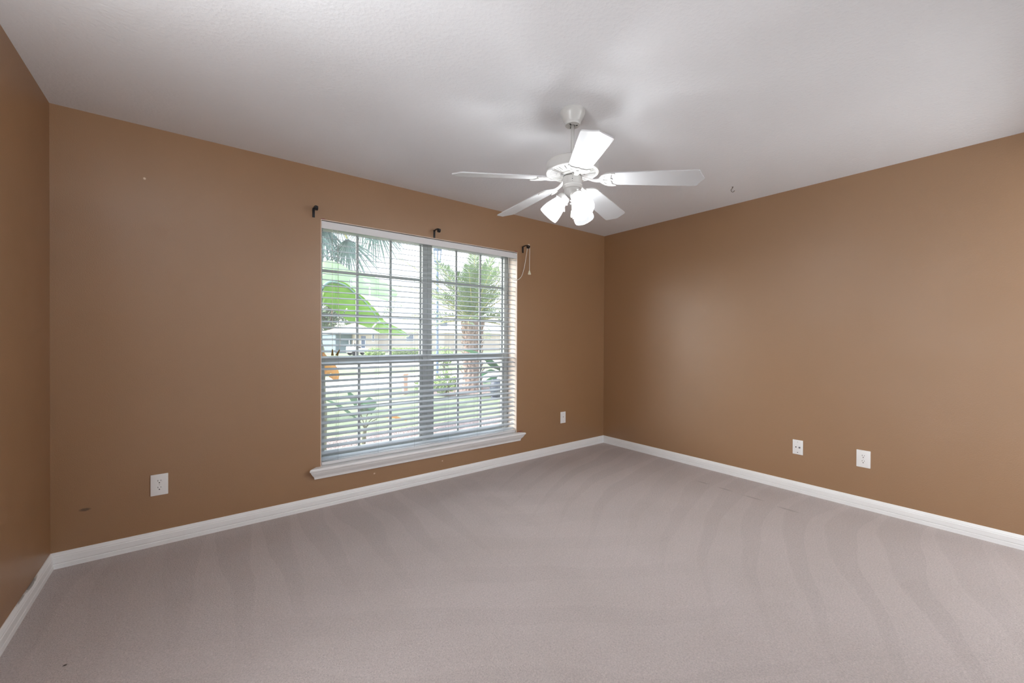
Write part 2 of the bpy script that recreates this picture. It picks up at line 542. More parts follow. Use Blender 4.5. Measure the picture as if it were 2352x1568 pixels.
# baseboards
BP = [(0, 0), (0.014, 0), (0.014, 0.022), (0.0118, 0.0245), (0.0118, 0.0275), (0.014, 0.030), (0.0135, 0.058), (0.0112, 0.0615), (0.0112, 0.066), (0.0085, 0.072), (0.005, 0.0815), (0.003, 0.083), (0, 0.083)]
bm = bmesh.new()
sweep(bm, BP, [lambda d, z: Vector((d, -d, z)), lambda d, z: Vector((L - d, -d, z))])
struct('baseboard_back', bm, M['trim'], 'white moulded baseboard under the window wall', 'baseboard')
bm = bmesh.new()
sweep(bm, BP, [lambda d, z: Vector((d, -d, z)), lambda d, z: Vector((d, -D, z))])
struct('baseboard_left', bm, M['trim_scuff'], 'white baseboard with a dark scuff, left wall', 'baseboard')
bm = bmesh.new()
sweep(bm, BP, [lambda d, z: Vector((L - d, -d, z)), lambda d, z: Vector((L - d, -D, z))])
struct('baseboard_right', bm, M['trim'], 'white moulded baseboard along the right wall', 'baseboard')

# window stool and moulded apron
bm = bmesh.new()
box(bm, (WX0 + e, -0.002, WZ0), (WX1 - e, T - 0.02, 0.295))
XL, XR = 1.287, 3.146
SP = [(0, 0.295), (0.044, 0.295), (0.050, 0.291), (0.052, 0.284), (0.050, 0.276), (0.043, 0.271), (0.040, 0.262), (0.030, 0.246), (0.019, 0.232), (0.015, 0.222), (0.0145, 0.214), (0.012, 0.211), (0, 0.211)]
sweep(bm, SP, [lambda d, z: Vector((XL - d, -d, z)), lambda d, z: Vector((XR + d, -d, z))])
struct('trim_1', bm, M['trim'], 'white moulded window stool and apron with mitred ends', 'trim')

# ---------------------------------------------------------------- windows (two single-hung units side by side)
def bars(bm, x0, x1, z0, z1, y0, y1, wl, wr, wb, wt, bev=0.002):
    box(bm, (x0, y0, z0), (x0 + wl, y1, z1), bev)
    box(bm, (x1 - wr, y0, z0), (x1, y1, z1), bev)
    box(bm, (x0 + wl, y0, z0), (x1 - wr, y1, z0 + wb), bev)
    box(bm, (x0 + wl, y0, z1 - wt), (x1 - wr, y1, z1), bev)


def make_window(n, x0, x1, mull_right, label):
    z0, z1 = 0.295, WZ1 - e
    root = empty('window_%d' % n, ((x0 + x1) / 2, 0.17, z0), label=label, cat='window')
    root['kind'] = 'structure'
    inv = Matrix.Translation(-root.location)
    fl, fr = (0.034, 0.046) if mull_right else (0.046, 0.05)
    bm = bmesh.new()
    bars(bm, x0, x1, z0, z1, 0.140, 0.205, fl, fr, 0.035, 0.03, 0.003)
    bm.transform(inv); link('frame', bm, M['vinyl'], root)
    gx0, gx1 = x0 + fl, x1 - fr
    # upper sash with three by three lights
    bm = bmesh.new()
    bars(bm, gx0, gx1, 1.030, z1 - 0.02, 0.172, 0.190, 0.012, 0.012, 0.03, 0.012)
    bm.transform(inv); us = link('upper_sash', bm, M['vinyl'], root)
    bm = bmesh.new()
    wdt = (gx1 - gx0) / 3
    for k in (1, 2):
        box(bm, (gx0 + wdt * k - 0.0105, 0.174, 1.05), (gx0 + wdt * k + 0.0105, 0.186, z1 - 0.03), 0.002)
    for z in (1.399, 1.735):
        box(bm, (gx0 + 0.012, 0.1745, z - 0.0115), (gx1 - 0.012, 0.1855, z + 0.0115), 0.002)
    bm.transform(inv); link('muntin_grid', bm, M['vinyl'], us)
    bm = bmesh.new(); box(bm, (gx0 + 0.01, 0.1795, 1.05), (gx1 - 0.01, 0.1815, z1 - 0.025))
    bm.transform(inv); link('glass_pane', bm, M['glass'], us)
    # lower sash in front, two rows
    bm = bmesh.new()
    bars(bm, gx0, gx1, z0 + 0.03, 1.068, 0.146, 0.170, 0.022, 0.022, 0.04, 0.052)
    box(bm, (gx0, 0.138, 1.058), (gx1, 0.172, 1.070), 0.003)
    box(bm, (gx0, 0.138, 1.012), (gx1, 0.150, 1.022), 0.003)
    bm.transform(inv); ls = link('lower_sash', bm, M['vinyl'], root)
    bm = bmesh.new()
    for k in (1, 2):
        xx = gx0 + 0.022 + (gx1 - gx0 - 0.044) / 3 * k
        box(bm, (xx - 0.0105, 0.150, z0 + 0.06), (xx + 0.0105, 0.162, 1.03), 0.002)
    box(bm, (gx0 + 0.02, 0.148, 0.662), (gx1 - 0.02, 0.1625, 0.686), 0.002)
    bm.transform(inv); link('muntin_grid', bm, M['vinyl'], ls)
    bm = bmesh.new(); box(bm, (gx0 + 0.015, 0.1565, z0 + 0.06), (gx1 - 0.015, 0.1580, 1.03))
    bm.transform(inv); link('glass_pane', bm, M['glass'], ls)
    bm = bmesh.new()
    cx = (gx0 + gx1) / 2
    box(bm, (cx - 0.03, 0.128, 1.066), (cx + 0.03, 0.150, 1.074), 0.002); box(bm, (cx - 0.006, 0.120, 1.074), (cx + 0.022, 0.132, 1.080), 0.002)
    bm.transform(inv); link('sash_lock', bm, M['vinyl'], ls)
    return root


MX = 2.2195
make_window(1, WX0 + e, MX, True, 'left white double-hung window unit behind the blind')
make_window(2, MX, WX1 - e, False, 'right white double-hung window unit behind the blind')

# ---------------------------------------------------------------- blind
BX0, BX1 = WX0 + 0.008, WX1 - 0.008
blind = empty('window_blind', ((BX0 + BX1) / 2, 0.03, 0.297), label='white horizontal slat blind lowered inside the window opening', cat='blind')
BI = Matrix.Translation(-blind.location)


def bpart(name, bm, mat, parent=blind, smooth=False):
    bm.transform(BI)
    return link(name, bm, mat, parent, smooth)


bm = bmesh.new(); box(bm, (WX0 + e + 0.001, 0.001, 2.013), (WX1 - e - 0.001, 0.009, 2.066), 0.0025)
bpart('valance', bm, M['valance'])
bm = bmesh.new(); box(bm, (BX0, 0.012, 2.020), (BX1, 0.060, 2.066), 0.002)
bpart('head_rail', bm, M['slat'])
bm = bmesh.new()
random.seed(4)
SLY, SLD = 0.036, 0.050
z = 1.998
nsl = 0
while z > 0.330:
    tilt = R(14.0 if z > 1.3 else 13.0) + R(random.uniform(-0.7, 0.7))
    if abs(z - 0.755) < 0.022: tilt = R(19)
    if abs(z - 0.624) < 0.0: tilt = R(17)
    sag = random.uniform(-0.0015, 0.0015)
    c, s = math.cos(tilt), math.sin(tilt)
    row = []
    NX = 14
    prof = [(-SLD / 2, 0.0012), (-SLD / 4, 0.0022), (0, 0.0026), (SLD / 4, 0.0022), (SLD / 2, 0.0012), (SLD / 2, -0.0012), (0, 0.0002), (-SLD / 2, -0.0012)]
    rings = []
    for i in range(NX + 1):
        x = BX0 + 0.003 + (BX1 - BX0 - 0.006) * i / NX
        dz = sag * math.sin(i * 1.9 + nsl) * 0.6
        rings.append([bm.verts.new((x, SLY + q * c - h * s, z + dz + q * s + h * c)) for q, h in prof])
    for a, b in zip(rings, rings[1:]):
        for k in range(len(prof)):
            bm.faces.new((a[k], b[k], b[(k + 1) % len(prof)], a[(k + 1) % len(prof)]))
    bm.faces.new(rings[0]); bm.faces.new(rings[-1][::-1])
    z -= 0.0437
    nsl += 1
bmesh.ops.recalc_face_normals(bm, faces=bm.faces[:])
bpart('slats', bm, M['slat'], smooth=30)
bm = bmesh.new(); box(bm, (BX0 + 0.003, 0.010, 0.297), (BX1 - 0.003, 0.062, 0.319), 0.004)
bpart('bottom_rail', bm, M['valance'])
for x in (1.440, 1.740, 2.042, 2.360, 2.662, 2.968):
    bm = bmesh.new()
    tube(bm, [(x, 0.0085, 0.319), (x, 0.0085, 2.02)], 0.0007, 5)
    tube(bm, [(x + 0.004, 0.0635, 0.319), (x + 0.004, 0.0635, 2.02)], 0.0007, 5)
    tube(bm, [(x - 0.006, 0.0655, 0.319), (x - 0.006, 0.0655, 2.02)], 0.0006, 5)
    bpart('ladder_cord', bm, M['ladder'])
# tilt cords with wooden tassels, left end
for pts in ([(1.392, 0.000, 2.02), (1.395, 0.000, 1.6), (1.3963, 0.000, 1.140)], [(1.432, 0.000, 2.02), (1.437, -0.001, 1.5), (1.449, -0.003, 1.25), (1.4455, -0.004, 1.135)]):
    bm = bmesh.new(); tube(bm, spline(pts, 8), 0.0012, 6)
    cobj = bpart('tilt_cord', bm, M['cord'])
    a, b = Vector(pts[-2]), Vector(pts[-1])
    bm = bmesh.new()
    q = (Vector((0, 0, -1)) if pts[0][0] < 1.4 else Vector((-0.45, 0, -0.9)).normalized()).to_track_quat('Z', 'X').to_matrix().to_4x4()
    lathe(bm, [(0.003, 0), (0.0045, 0.006), (0.006, 0.022), (0.0092, 0.044), (0.0095, 0.047), (0.004, 0.0475)], 16, Matrix.Translation(b) @ q)
    bpart('tassel', bm, M['tassel_wood'], cobj, 40)
# lift cord looped over the right bracket
bm = bmesh.new()
cpts = [(3.012, 0.006, 2.02), (3.018, 0.0055, 1.9), (3.035, 0.003, 1.83), (3.062, -0.002, 1.803), (3.107, -0.012, 1.800), (3.150, -0.024, 1.834), (3.176, -0.032, 1.905), (3.190, -0.046, 2.01), (3.196, -0.062, 2.110), (3.199, -0.069, 2.146), (3.204, -0.074, 2.152), (3.209, -0.079, 2.147), (3.2125, -0.080, 2.10), (3.212, -0.078, 2.0), (3.212, -0.077, 1.895)]
tube(bm, spline(cpts, 8), 0.0026, 8)
lc = bpart('lift_cord', bm, M['cord'], smooth=True)
bm = bmesh.new()
for dx, dy, ax in ((-0.006, 0.0, -0.22), (0.0, 0.004, 0.02), (0.006, 0.0, 0.24), (0.001, -0.005, 0.10)):
    q = Vector((ax, dy * 20, -1)).normalized().to_track_quat('Z', 'X').to_matrix().to_4x4()
    lathe(bm, [(0.002, 0), (0.004, 0.004), (0.0055, 0.018), (0.0075, 0.036), (0.0075, 0.040), (0.003, 0.041)], 12, Matrix.Translation((3.212 + dx * 0.4, -0.077 + dy * 0.4, 1.896)) @ q)
bpart('tassel', bm, M['tassel_cream'], lc, 40)

# ---------------------------------------------------------------- curtain rod brackets
def bracket(x, label, cup):
    root = empty('curtain_bracket', (x, 0, 2.112), label=label, cat='bracket', group='empty curtain rod brackets over the window')
    bm = bmesh.new()
    box(bm, (-0.0085, -0.005, -0.034), (0.0085, 0, 0.032), 0.0024)
    link('wall_plate', bm, M['black'], root, 40)
    bm = bmesh.new()
    pts = spline([(0, -0.003, 0.026), (0, -0.02, 0.030), (0, -0.055, 0.031), (0, -0.083, 0.027)], 5)
    rings = [[bm.verts.new(p + Vector((a * 0.006, 0, b * 0.0035))) for a, b in ((-1, -1), (1, -1), (1, 1), (-1, 1))] for p in pts]
    for a, b in zip(rings, rings[1:]):
        for k in range(4): bm.faces.new((a[k], a[(k + 1) % 4], b[(k + 1) % 4], b[k]))
    bm.faces.new(rings[0]); bm.faces.new(rings[-1][::-1])
    bmesh.ops.recalc_face_normals(bm, faces=bm.faces[:])
    arm = link('arm', bm, M['black'], root)
    # open cradle at the arm's end
    bm = bmesh.new()
    pr = [(-0.074, 0.026), (-0.074, 0.010), (-0.080, 0.002), (-0.092, 0.001), (-0.099, 0.009), (-0.099, 0.022)]
    outer = pr + [(-0.103, 0.022), (-0.103, 0.007), (-0.094, -0.004), (-0.078, -0.003), (-0.0695, 0.008), (-0.0695, 0.026)]
    plate(bm, [outer], 0.017, lambda a, b, c: Vector((c, a, b)))
    link('rod_cradle', bm, M['black'], root)
    return root


bracket(1.268, 'black curtain rod bracket left of the window corner', 0)
bracket(2.214, 'black curtain rod bracket above the middle of the blind', 0)
bracket(3.188, 'black curtain rod bracket with the white blind cord hung over it', 0)

# ---------------------------------------------------------------- ceiling hook
bm = bmesh.new()
pts = [(0, 0, 0.0), (0, 0, -0.012)]
c0 = Vector((0.004, 0, -0.030))
ca = [(0, 0, 0.0), (0, 0, -0.010), (-0.009, 0.004, -0.018), (-0.013, 0.006, -0.028), (-0.008, 0.004, -0.039), (0.002, 0, -0.042), (0.010, -0.004, -0.037), (0.013, -0.006, -0.031), (0.018, -0.008, -0.030)]
tube(bm, spline(ca, 6), 0.0020, 8)
lathe(bm, [(0.006, -0.0005), (0.006, -0.002), (0.003, -0.004)], 16)
hk = link('ceiling_hook', bm, M['brass'], None, True, loc=(3.992, -1.659, H))
tag(hk, 'small bronze cup hook screwed into the ceiling right of the fan', 'hook')

# ---------------------------------------------------------------- wall plates
def rrect(w, h, r, n=5):
    o = []
    for cx, cy, a0 in ((w / 2 - r, h / 2 - r, 0), (-w / 2 + r, h / 2 - r, 90), (-w / 2 + r, -h / 2 + r, 180), (w / 2 - r, -h / 2 + r, 270)):
        for k in range(n + 1):
            a = R(a0 + 90 * k / n)
            o.append((cx + r * math.cos(a), cy + r * math.sin(a)))
    return o


def plate_base(root, w, h):
    bm = bmesh.new()
    box(bm, (-w / 2, -0.0065, -h / 2), (w / 2, 0, h / 2), 0.0026)
    return link('cover_plate', bm, M['plate'], root, 40)


def screw(root, x, z, mat='screw', r=0.0034):
    bm = bmesh.new()
    mt = Matrix.Translation((x, -0.0062, z)) @ Matrix.Rotation(R(90), 4, 'X')
    lathe(bm, [(r, 0), (r, 0.0008), (r * 0.7, 0.0013)], 16, mt)
    link('screw', bm, M[mat], root, 40)


def duplex(loc, rz, w, h, label, group=None):
    root = empty('duplex_outlet', loc, (0, 0, rz), label, 'outlet', group)
    plate_base(root, w, h)
    for sz in (0.0195, -0.0195):
        bm = bmesh.new()
        o = []
        for k in range(32):
            a = 2 * math.pi * k / 32
            o.append((0.0172 * math.cos(a), max(-0.0142, min(0.0142, 0.0172 * math.sin(a)))))
        plate(bm, [o], 0.0022, lambda a, b, c: Vector((a, -0.0070 - c, b + sz)))
        rec = link('receptacle', bm, M['plate'], root)
        bm = bmesh.new()
        box(bm, (-0.0074, -0.0086, sz + 0.0012), (-0.0052, -0.0078, sz + 0.0096))
        box(bm, (0.0054, -0.0086, sz + 0.0022), (0.0072, -0.0078, sz + 0.0086))
        mt = Matrix.Translation((0, -0.0078, sz - 0.0072)) @ Matrix.Rotation(R(90), 4, 'X')
        lathe(bm, [(0.0029, 0), (0.0029, 0.0008)], 14, mt)
        link('slots', bm, M['slot'], rec)
    screw(root, 0, 0, r=0.0028)
    return root


duplex((0.4352, 0, 0.3545), 0, 0.0792, 0.1235, 'oversized white duplex outlet low on the wall left of the window', 'white wall plates')
duplex((L, -2.3915, 0.3625), -math.pi / 2, 0.0792, 0.1235, 'oversized white duplex outlet on the right wall, nearer the viewer', 'white wall plates')
# plain jack plate right of the window
root = empty('jack_plate', (3.7590, 0, 0.3722), (0, 0, 0), 'white wall plate low between the window and the room corner', 'wall plate', 'white wall plates')
plate_base(root, 0.076, 0.122)
bm = bmesh.new()
plate(bm, [rrect(0.034, 0.068, 0.004)], 0.0016, lambda a, b, c: Vector((a, -0.0068 - c, b)))
ins = link('insert', bm, M['plate'], root)
bm = bmesh.new()
mt = Matrix.Translation((0, -0.0075, 0.006)) @ Matrix.Rotation(R(90), 4, 'X')
lathe(bm, [(0.0045, 0), (0.0045, 0.0008)], 16, mt)
link('jack', bm, M['grey_slot'], ins)
screw(root, 0, 0.042); screw(root, 0, -0.042)
# cable plate on the right wall
root = empty('cable_plate', (L, -1.983, 0.3610), (0, 0, -math.pi / 2), 'white cable plate with a black hole on the right wall, farther from the viewer', 'wall plate', 'white wall plates')
plate_base(root, 0.0712, 0.1155)
bm = bmesh.new()
lathe(bm, [(0.0042, 0), (0.0042, 0.0008)], 16, Matrix.Translation((-0.012, -0.0066, 0.0)) @ Matrix.Rotation(R(90), 4, 'X'))
link('cable_hole', bm, M['slot'], root)
bm = bmesh.new()
lathe(bm, [(0.0062, 0), (0.0062, 0.004), (0.0040, 0.005), (0.0040, 0.011), (0.0012, 0.0115)], 16, Matrix.Translation((0.013, -0.0066, -0.0005)) @ Matrix.Rotation(R(90), 4, 'X'))
link('coaxial_jack', bm, M['grey_slot'], root, 40)
screw(root, 0, 0.042); screw(root, 0, -0.042, 'grey_slot')

# ---------------------------------------------------------------- ceiling fan
FX, FY = 2.2034, -1.628
fan = empty('ceiling_fan', (FX, FY, H), label='white five-blade ceiling fan with three lit glass shades', cat='ceiling fan')
ZB, SLOPE, PIT, TH0 = 2.0805 - H, -0.0918, R(-12.55), R(-55.13)
TILT = Matrix(((1, 0, 0, 0), (0, 1, 0, 0), (0.0064, 0.0209, 1, 0), (0, 0, 0, 1)))   # the fan hangs a little out of plumb


def fpart(name, bm, mat, parent=fan, smooth=False, tilt=True):
    if tilt:
        bm.transform(TILT)
    return link(name, bm, mat, parent, smooth)


bm = bmesh.new()
lathe(bm, [(0.066, 0), (0.066, -0.006), (0.0655, -0.014), (0.062, -0.026), (0.053, -0.042), (0.0455, -0.054), (0.0425, -0.060), (0.0415, -0.066), (0.0415, -0.072), (0.039, -0.0755), (0.014, -0.076), (0.012, -0.070)], 56)
cn = fpart('canopy', bm, M['fan'], smooth=40, tilt=False)
bm = bmesh.new()
for a in (60, 180, 300):
    mt = Matrix.Rotation(R(a + 10), 4, 'Z')
    vs = box(bm, (0.017, -0.0035, -0.0768), (0.027, 0.0035, -0.0758))
    bmesh.ops.transform(bm, matrix=mt, verts=vs)
fpart('slots', bm, M['slot'], cn, tilt=False)
bm = bmesh.new()
lathe(bm, [(0.0092, -0.070), (0.0092, -0.262)], 20)
fpart('downrod', bm, M['fan'], smooth=True)
bm = bmesh.new()
lathe(bm, [(0.0135, -0.236), (0.0145, -0.238), (0.0145, -0.262), (0.03, -0.268), (0.034, -0.272)], 24, caps=False)
lathe(bm, [(0.003, 0), (0.003, 0.012)], 10, Matrix.Translation((-0.010, -0.012, -0.246)) @ Matrix.Rotation(R(-135), 4, 'Z') @ Matrix.Rotation(R(90), 4, 'Y'))
fpart('rod_collar', bm, M['fan'], smooth=40)
# motor housing: drum, rounded lower rim, slotted underside
zt, zr = 2.170 - H, 2.1135 - H
bm = bmesh.new()
lathe(bm, [(0.02, zt + 0.002), (0.10, zt), (0.128, zt - 0.003), (0.1365, zt - 0.008), (0.139, zt - 0.016), (0.139, zr + 0.008), (0.1405, zr + 0.005), (0.1415, zr), (0.1395, zr - 0.0045), (0.134, zr - 0.0065), (0.128, zr - 0.0055)], 72, caps=False)
fpart('motor_housing', bm, M['fan'], smooth=35)
loops = [[(0.130 * math.cos(2 * math.pi * k / 80), 0.130 * math.sin(2 * math.pi * k / 80)) for k in range(80)], [(0.062 * math.cos(-2 * math.pi * k / 60), 0.062 * math.sin(-2 * math.pi * k / 60)) for k in range(60)]]
for k in range(45):
    if k % 9 in (0,): continue
    a = 2 * math.pi * k / 45 + R(-55 + 36) 
    r0, r1 = 0.084, 0.122
    hw0, hw1 = 0.0016, 0.0023
    ca_, sa_ = math.cos(a), math.sin(a)
    loops.append([(r * ca_ - s * sa_, r * sa_ + s * ca_) for r, s in ((r0, -hw0), (r0, hw0), (r1, hw1), (r1, -hw1))])
bm = bmesh.new()
plate(bm, loops, 0.003, lambda x, y, zz: Vector((x, y, zz + zr - 0.004 - 0.10 * (0.130 - math.hypot(x, y)))))
bp = fpart('vent_plate', bm, M['fan'])
bm = bmesh.new()
lathe(bm, [(0.03, zr + 0.006), (0.125, zr + 0.012)], 48, caps=False)
fpart('vent_back', bm, M['slot'], bp)
# rotor hub and switch housing
zb0 = ZB + 0.012
bm = bmesh.new()
lathe(bm, [(0.064, zr - 0.009), (0.064, zr - 0.016), (0.058, zr - 0.020), (0.030, zr - 0.021), (0.020, zr - 0.018)], 48)
fpart('rotor_hub', bm, M['fan'], smooth=35)
zs = 2.088 - H
bm = bmesh.new()
lathe(bm, [(0.018, zs - 0.010), (0.040, zs - 0.010), (0.0455, zs - 0.002), (0.0485, zs), (0.0505, zs - 0.002), (0.0512, zs - 0.008), (0.0512, zs - 0.041), (0.0535, zs - 0.043), (0.0535, zs - 0.047), (0.0515, zs - 0.049), (0.0515, zs - 0.053), (0.0505, zs - 0.058), (0.0475, zs - 0.063), (0.043, zs - 0.065), (0.0425, zs - 0.078), (0.041, zs - 0.088), (0.036, zs - 0.097), (0.026, zs - 0.104), (0.012, zs - 0.108)], 48)
sh = fpart('switch_housing', bm, M['fan'], smooth=32)
bm = bmesh.new()
CA = math.atan2(-1.546, -1.60)
mt = Matrix.Rotation(CA, 4, 'Z')
for dz, rr in ((-0.012, 0.0016), (-0.024, 0.0030), (-0.035, 0.0016)):
    lathe(bm, [(rr, 0), (rr, 0.0008)], 10, mt @ Matrix.Translation((0.0508, 0.0, zs + dz)) @ Matrix.Rotation(R(90), 4, 'Y'))
fpart('switch_holes', bm, M['grey_slot'], sh)
bm = bmesh.new()
lathe(bm, [(0.020, zr - 0.016), (0.020, zs - 0.012)], 24)
fpart('shaft', bm, M['slot'], sh)


def bladept(th, r, s, dz=0.0):
    """a point of blade th: r out along it, s across it (towards increasing angle), dz along its normal"""
    zz = ZB + SLOPE * r + s * math.sin(PIT) + dz * math.cos(PIT)
    ss = s * math.cos(PIT) - dz * math.sin(PIT)
    return Vector((r * math.cos(th) - ss * math.sin(th), r * math.sin(th) + ss * math.cos(th), zz))


def arc(cx, cy, rx, ry, a0, a1, n):
    return [(cx + rx * math.cos(R(a0 + (a1 - a0) * k / n)), cy + ry * math.sin(R(a0 + (a1 - a0) * k / n))) for k in range(n + 1)]


def blade_outline():
    o = []
    half = []                       # from the root centre to the tip centre along +s
    half += [(0.168, 0.0), (0.168, 0.030), (0.172, 0.040), (0.182, 0.048), (0.197, 0.0535)]
    half += [(0.30, 0.0565), (0.45, 0.0625), (0.600, 0.0672), (0.611, 0.0668), (0.617, 0.0655), (0.6205, 0.062)]
    half += [(0.6245, 0.052), (0.629, 0.040), (0.635, 0.027), (0.642, 0.014), (0.648, 0.005), (0.6505, 0.0)]
    o = half + [(r, -s) for r, s in half[-2:0:-1]]
    return o


def iron_outline():
    h = [(0.140, 0.008), (0.146, 0.020), (0.155, 0.034), (0.168, 0.046), (0.184, 0.0535), (0.203, 0.0565), (0.221, 0.0555), (0.2245, 0.051), (0.219, 0.0475), (0.208, 0.043), (0.202, 0.034), (0.2035, 0.022), (0.199, 0.012), (0.207, 0.004)]
    return h + [(r, -s) for r, s in h[::-1]]


holes = [[(0.163, 0.024), (0.167, 0.033), (0.177, 0.041), (0.182, 0.038), (0.176, 0.030), (0.170, 0.022)],
         [(0.160, -0.006), (0.160, 0.006), (0.181, 0.0085), (0.186, 0.0), (0.181, -0.0085)]]
holes.append([(r, -s) for r, s in holes[0][::-1]])
for k in range(5):
    th = TH0 + k * R(72)
    bm = bmesh.new()
    plate(bm, [blade_outline()], 0.0055, lambda x, y, zz: bladept(th, x, y, zz))
    bl = fpart('blade', bm, M['blade'])
    bm = bmesh.new()
    plate(bm, [iron_outline()] + holes, 0.0045, lambda x, y, zz: bladept(th, x, y, zz - 0.0052))
    # raised beading along the rim
    rim = [bladept(th, r, s, -0.0082) for r, s in iron_outline()[1:8]]
    tube(bm, rim, 0.0021, 8)
    rim = [bladept(th, r, s, -0.0082) for r, s in iron_outline()[-8:-1]]
    tube(bm, rim, 0.0021, 8)
    # neck from the rotor to the plate, turning from level to the blade's pitch
    st = []
    for i in range(9):
        q = i / 8
        r = 0.052 + (0.156 - 0.052) * q
        wd = 0.0125 - 0.0062 * math.sin(math.pi * q) + 0.004 * q
        z0_ = (zr - 0.018) * (1 - q) ** 2 + (ZB + SLOPE * r - 0.0052) * (1 - (1 - q) ** 2) - 0.010 * math.sin(math.pi * q)
        tw = PIT * q
        row = []
        for a, b in ((-1, -1), (1, -1), (1, 1), (-1, 1)):
            s_, n_ = a * wd, b * 0.0034
            ss = s_ * math.cos(tw) - n_ * math.sin(tw)
            row.append(bm.verts.new((r * math.cos(th) - ss * math.sin(th), r * math.sin(th) + ss * math.cos(th), z0_ + s_ * math.sin(tw) + n_ * math.cos(tw))))
        st.append(row)
    nf = []
    for a, b in zip(st, st[1:]):
        for j in range(4): nf.append(bm.faces.new((a[j], a[(j + 1) % 4], b[(j + 1) % 4], b[j])))
    bm.faces.new(st[0][::-1]); bm.faces.new(st[-1])
    for r, s in ((0.208, 0.050), (0.208, -0.050), (0.196, 0.0)):
        c = bladept(th, r, s, -0.0088)
        mt = Matrix.Translation(c)
        lathe(bm, [(0.0018, -0.0012), (0.0036, 0.0), (0.0036, 0.002)], 10, mt)
    bmesh.ops.recalc_face_normals(bm, faces=bm.faces[:])
    fpart('blade_bracket', bm, M['fan'], bl)

# three tulip shades
zn = 1.985 - H
for az in (-108, 12, 132):
    a = R(az)
    out = Vector((math.cos(a), math.sin(a), 0))
    ax = (out * math.sin(R(42)) + Vector((0, 0, -math.cos(R(42))))).normalized()
    Q = ax.to_track_quat('Z', 'X').to_matrix().to_4x4()
    nk = out * 0.050 + Vector((0, 0, zn - 0.010))
    Mx = Matrix.Translation(nk) @ Q
    bm = bmesh.new()
    tube(bm, spline([out * 0.020 + Vector((0, 0, zn + 0.022)), out * 0.038 + Vector((0, 0, zn + 0.012)), nk - ax * 0.004], 5), [0.013] * 11, 14)
    lathe(bm, [(0.012, -0.022), (0.026, -0.020), (0.0325, -0.012), (0.0345, 0.0), (0.0345, 0.010), (0.0335, 0.012)], 36, Mx)
    for b_ in (20, 140, 260):
        lathe(bm, [(0.0022, 0), (0.0022, 0.005), (0.0045, 0.0055), (0.0045, 0.009)], 10, Mx @ Matrix.Rotation(R(b_), 4, 'Z') @ Matrix.Translation((0.0335, 0, 0.005)) @ Matrix.Rotation(R(90), 4, 'Y'))
    sc_ = fpart('shade_fitter', bm, M['fan'], smooth=35)
    bm = bmesh.new()
    prof = [(0.029, 0.002), (0.0305, 0.010), (0.035, 0.022), (0.0415, 0.040), (0.0475, 0.060), (0.0520, 0.080), (0.0545, 0.100), (0.0550, 0.112), (0.0540, 0.120)]
    inn = [(r - 0.0028, z_) for r, z_ in prof[::-1]]
    lathe(bm, prof + inn, 72, Mx, caps=False, ribs=lambda i, an: 1 + (0.018 * math.sin(18 * an + 0.22 * min(i, 17 - i)) if 1 < i < 16 else 0))
    fpart('lamp_shade', bm, M['shade'], sc_, True)
    bm = bmesh.new()
    bmesh.ops.create_uvsphere(bm, u_segments=24, v_segments=14, radius=0.028)
    bm.transform(Mx @ Matrix.Translation((0, 0, 0.086)))
    lathe(bm, [(0.010, 0.01), (0.013, 0.038), (0.020, 0.065)], 20, Mx, caps=False)
    fpart('bulb', bm, M['bulb'], sc_, True)


def pull_chain(p0, zend, fob, mat):
    p0 = Vector(p0)
    bm = bmesh.new()
    n = int((p0.z - zend) / 0.004)
    tube(bm, [p0, Vector((p0.x, p0.y, zend))], 0.0008, 6)
    for i in range(n):
        bmesh.ops.create_icosphere(bm, subdivisions=1, radius=0.0013, matrix=Matrix.Translation((p0.x, p0.y, p0.z - i * 0.004)))
    ch = fpart('pull_chain', bm, M['chain'])
    bm = bmesh.new()
    lathe(bm, [(r, z_) for r, z_ in fob], 16, Matrix.Translation((p0.x, p0.y, zend)))
    fpart('fob', bm, M[mat], ch, 40)


_rd = Vector((_r.x, _r.y, 0)).normalized()
_fd = Vector((_f.x, _f.y, 0)).normalized()
pc = -_rd * 0.052 - _fd * 0.060
pull_chain((pc.x, pc.y, 1.978 - H), 1.912 - H, [(0.0012, 0.002), (0.0022, 0.0), (0.0032, -0.010), (0.0044, -0.020), (0.0040, -0.026), (0.0015, -0.028)], 'chain')
for q, zz in ((-_rd * 0.004 - _fd * 0.012, 1.905), (_rd * 0.009 + _fd * 0.006, 1.902)):
    pull_chain((q.x, q.y, 1.985 - H), zz - H, [(0.0015, 0.002), (0.0042, -0.002), (0.0058, -0.018), (0.0064, -0.030), (0.0050, -0.036), (0.002, -0.037)], 'fan')

# ---------------------------------------------------------------- fill lamps added beyond the edges of the view
fl = empty('fill_lamp', (0.15, -2.20, 0), label='white torchiere fill lamp added by the left wall to brighten the room, unseen', cat='fill lamp')
bm = bmesh.new(); lathe(bm, [(0.11, 0), (0.11, 0.015), (0.08, 0.028), (0.02, 0.04)], 32); link('base', bm, M['fan'], fl, 40)
bm = bmesh.new(); lathe(bm, [(0.012, 0.03), (0.012, 1.66)], 16); link('pole', bm, M['fan'], fl, 40)
bm = bmesh.new(); lathe(bm, [(0.02, 1.65), (0.06, 1.67), (0.09, 1.72), (0.10, 1.76), (0.095, 1.76), (0.085, 1.725), (0.055, 1.68), (0.0, 1.672)], 32, caps=False); link('lamp_bowl', bm, M['fan'], fl, 40)
tl_ = bpy.data.lights.new('fill_lamp_light', 'AREA')
tl_.shape = 'DISK'
tl_.size = 0.16
tl_.energy = 19
tl_.color = (0.93, 0.97, 1.0)
to = bpy.data.objects.new('fill_lamp_light', tl_)
to.location = (0.15, -2.20, 1.755)
to.rotation_euler = (math.pi, 0, 0)
COL.objects.link(to)
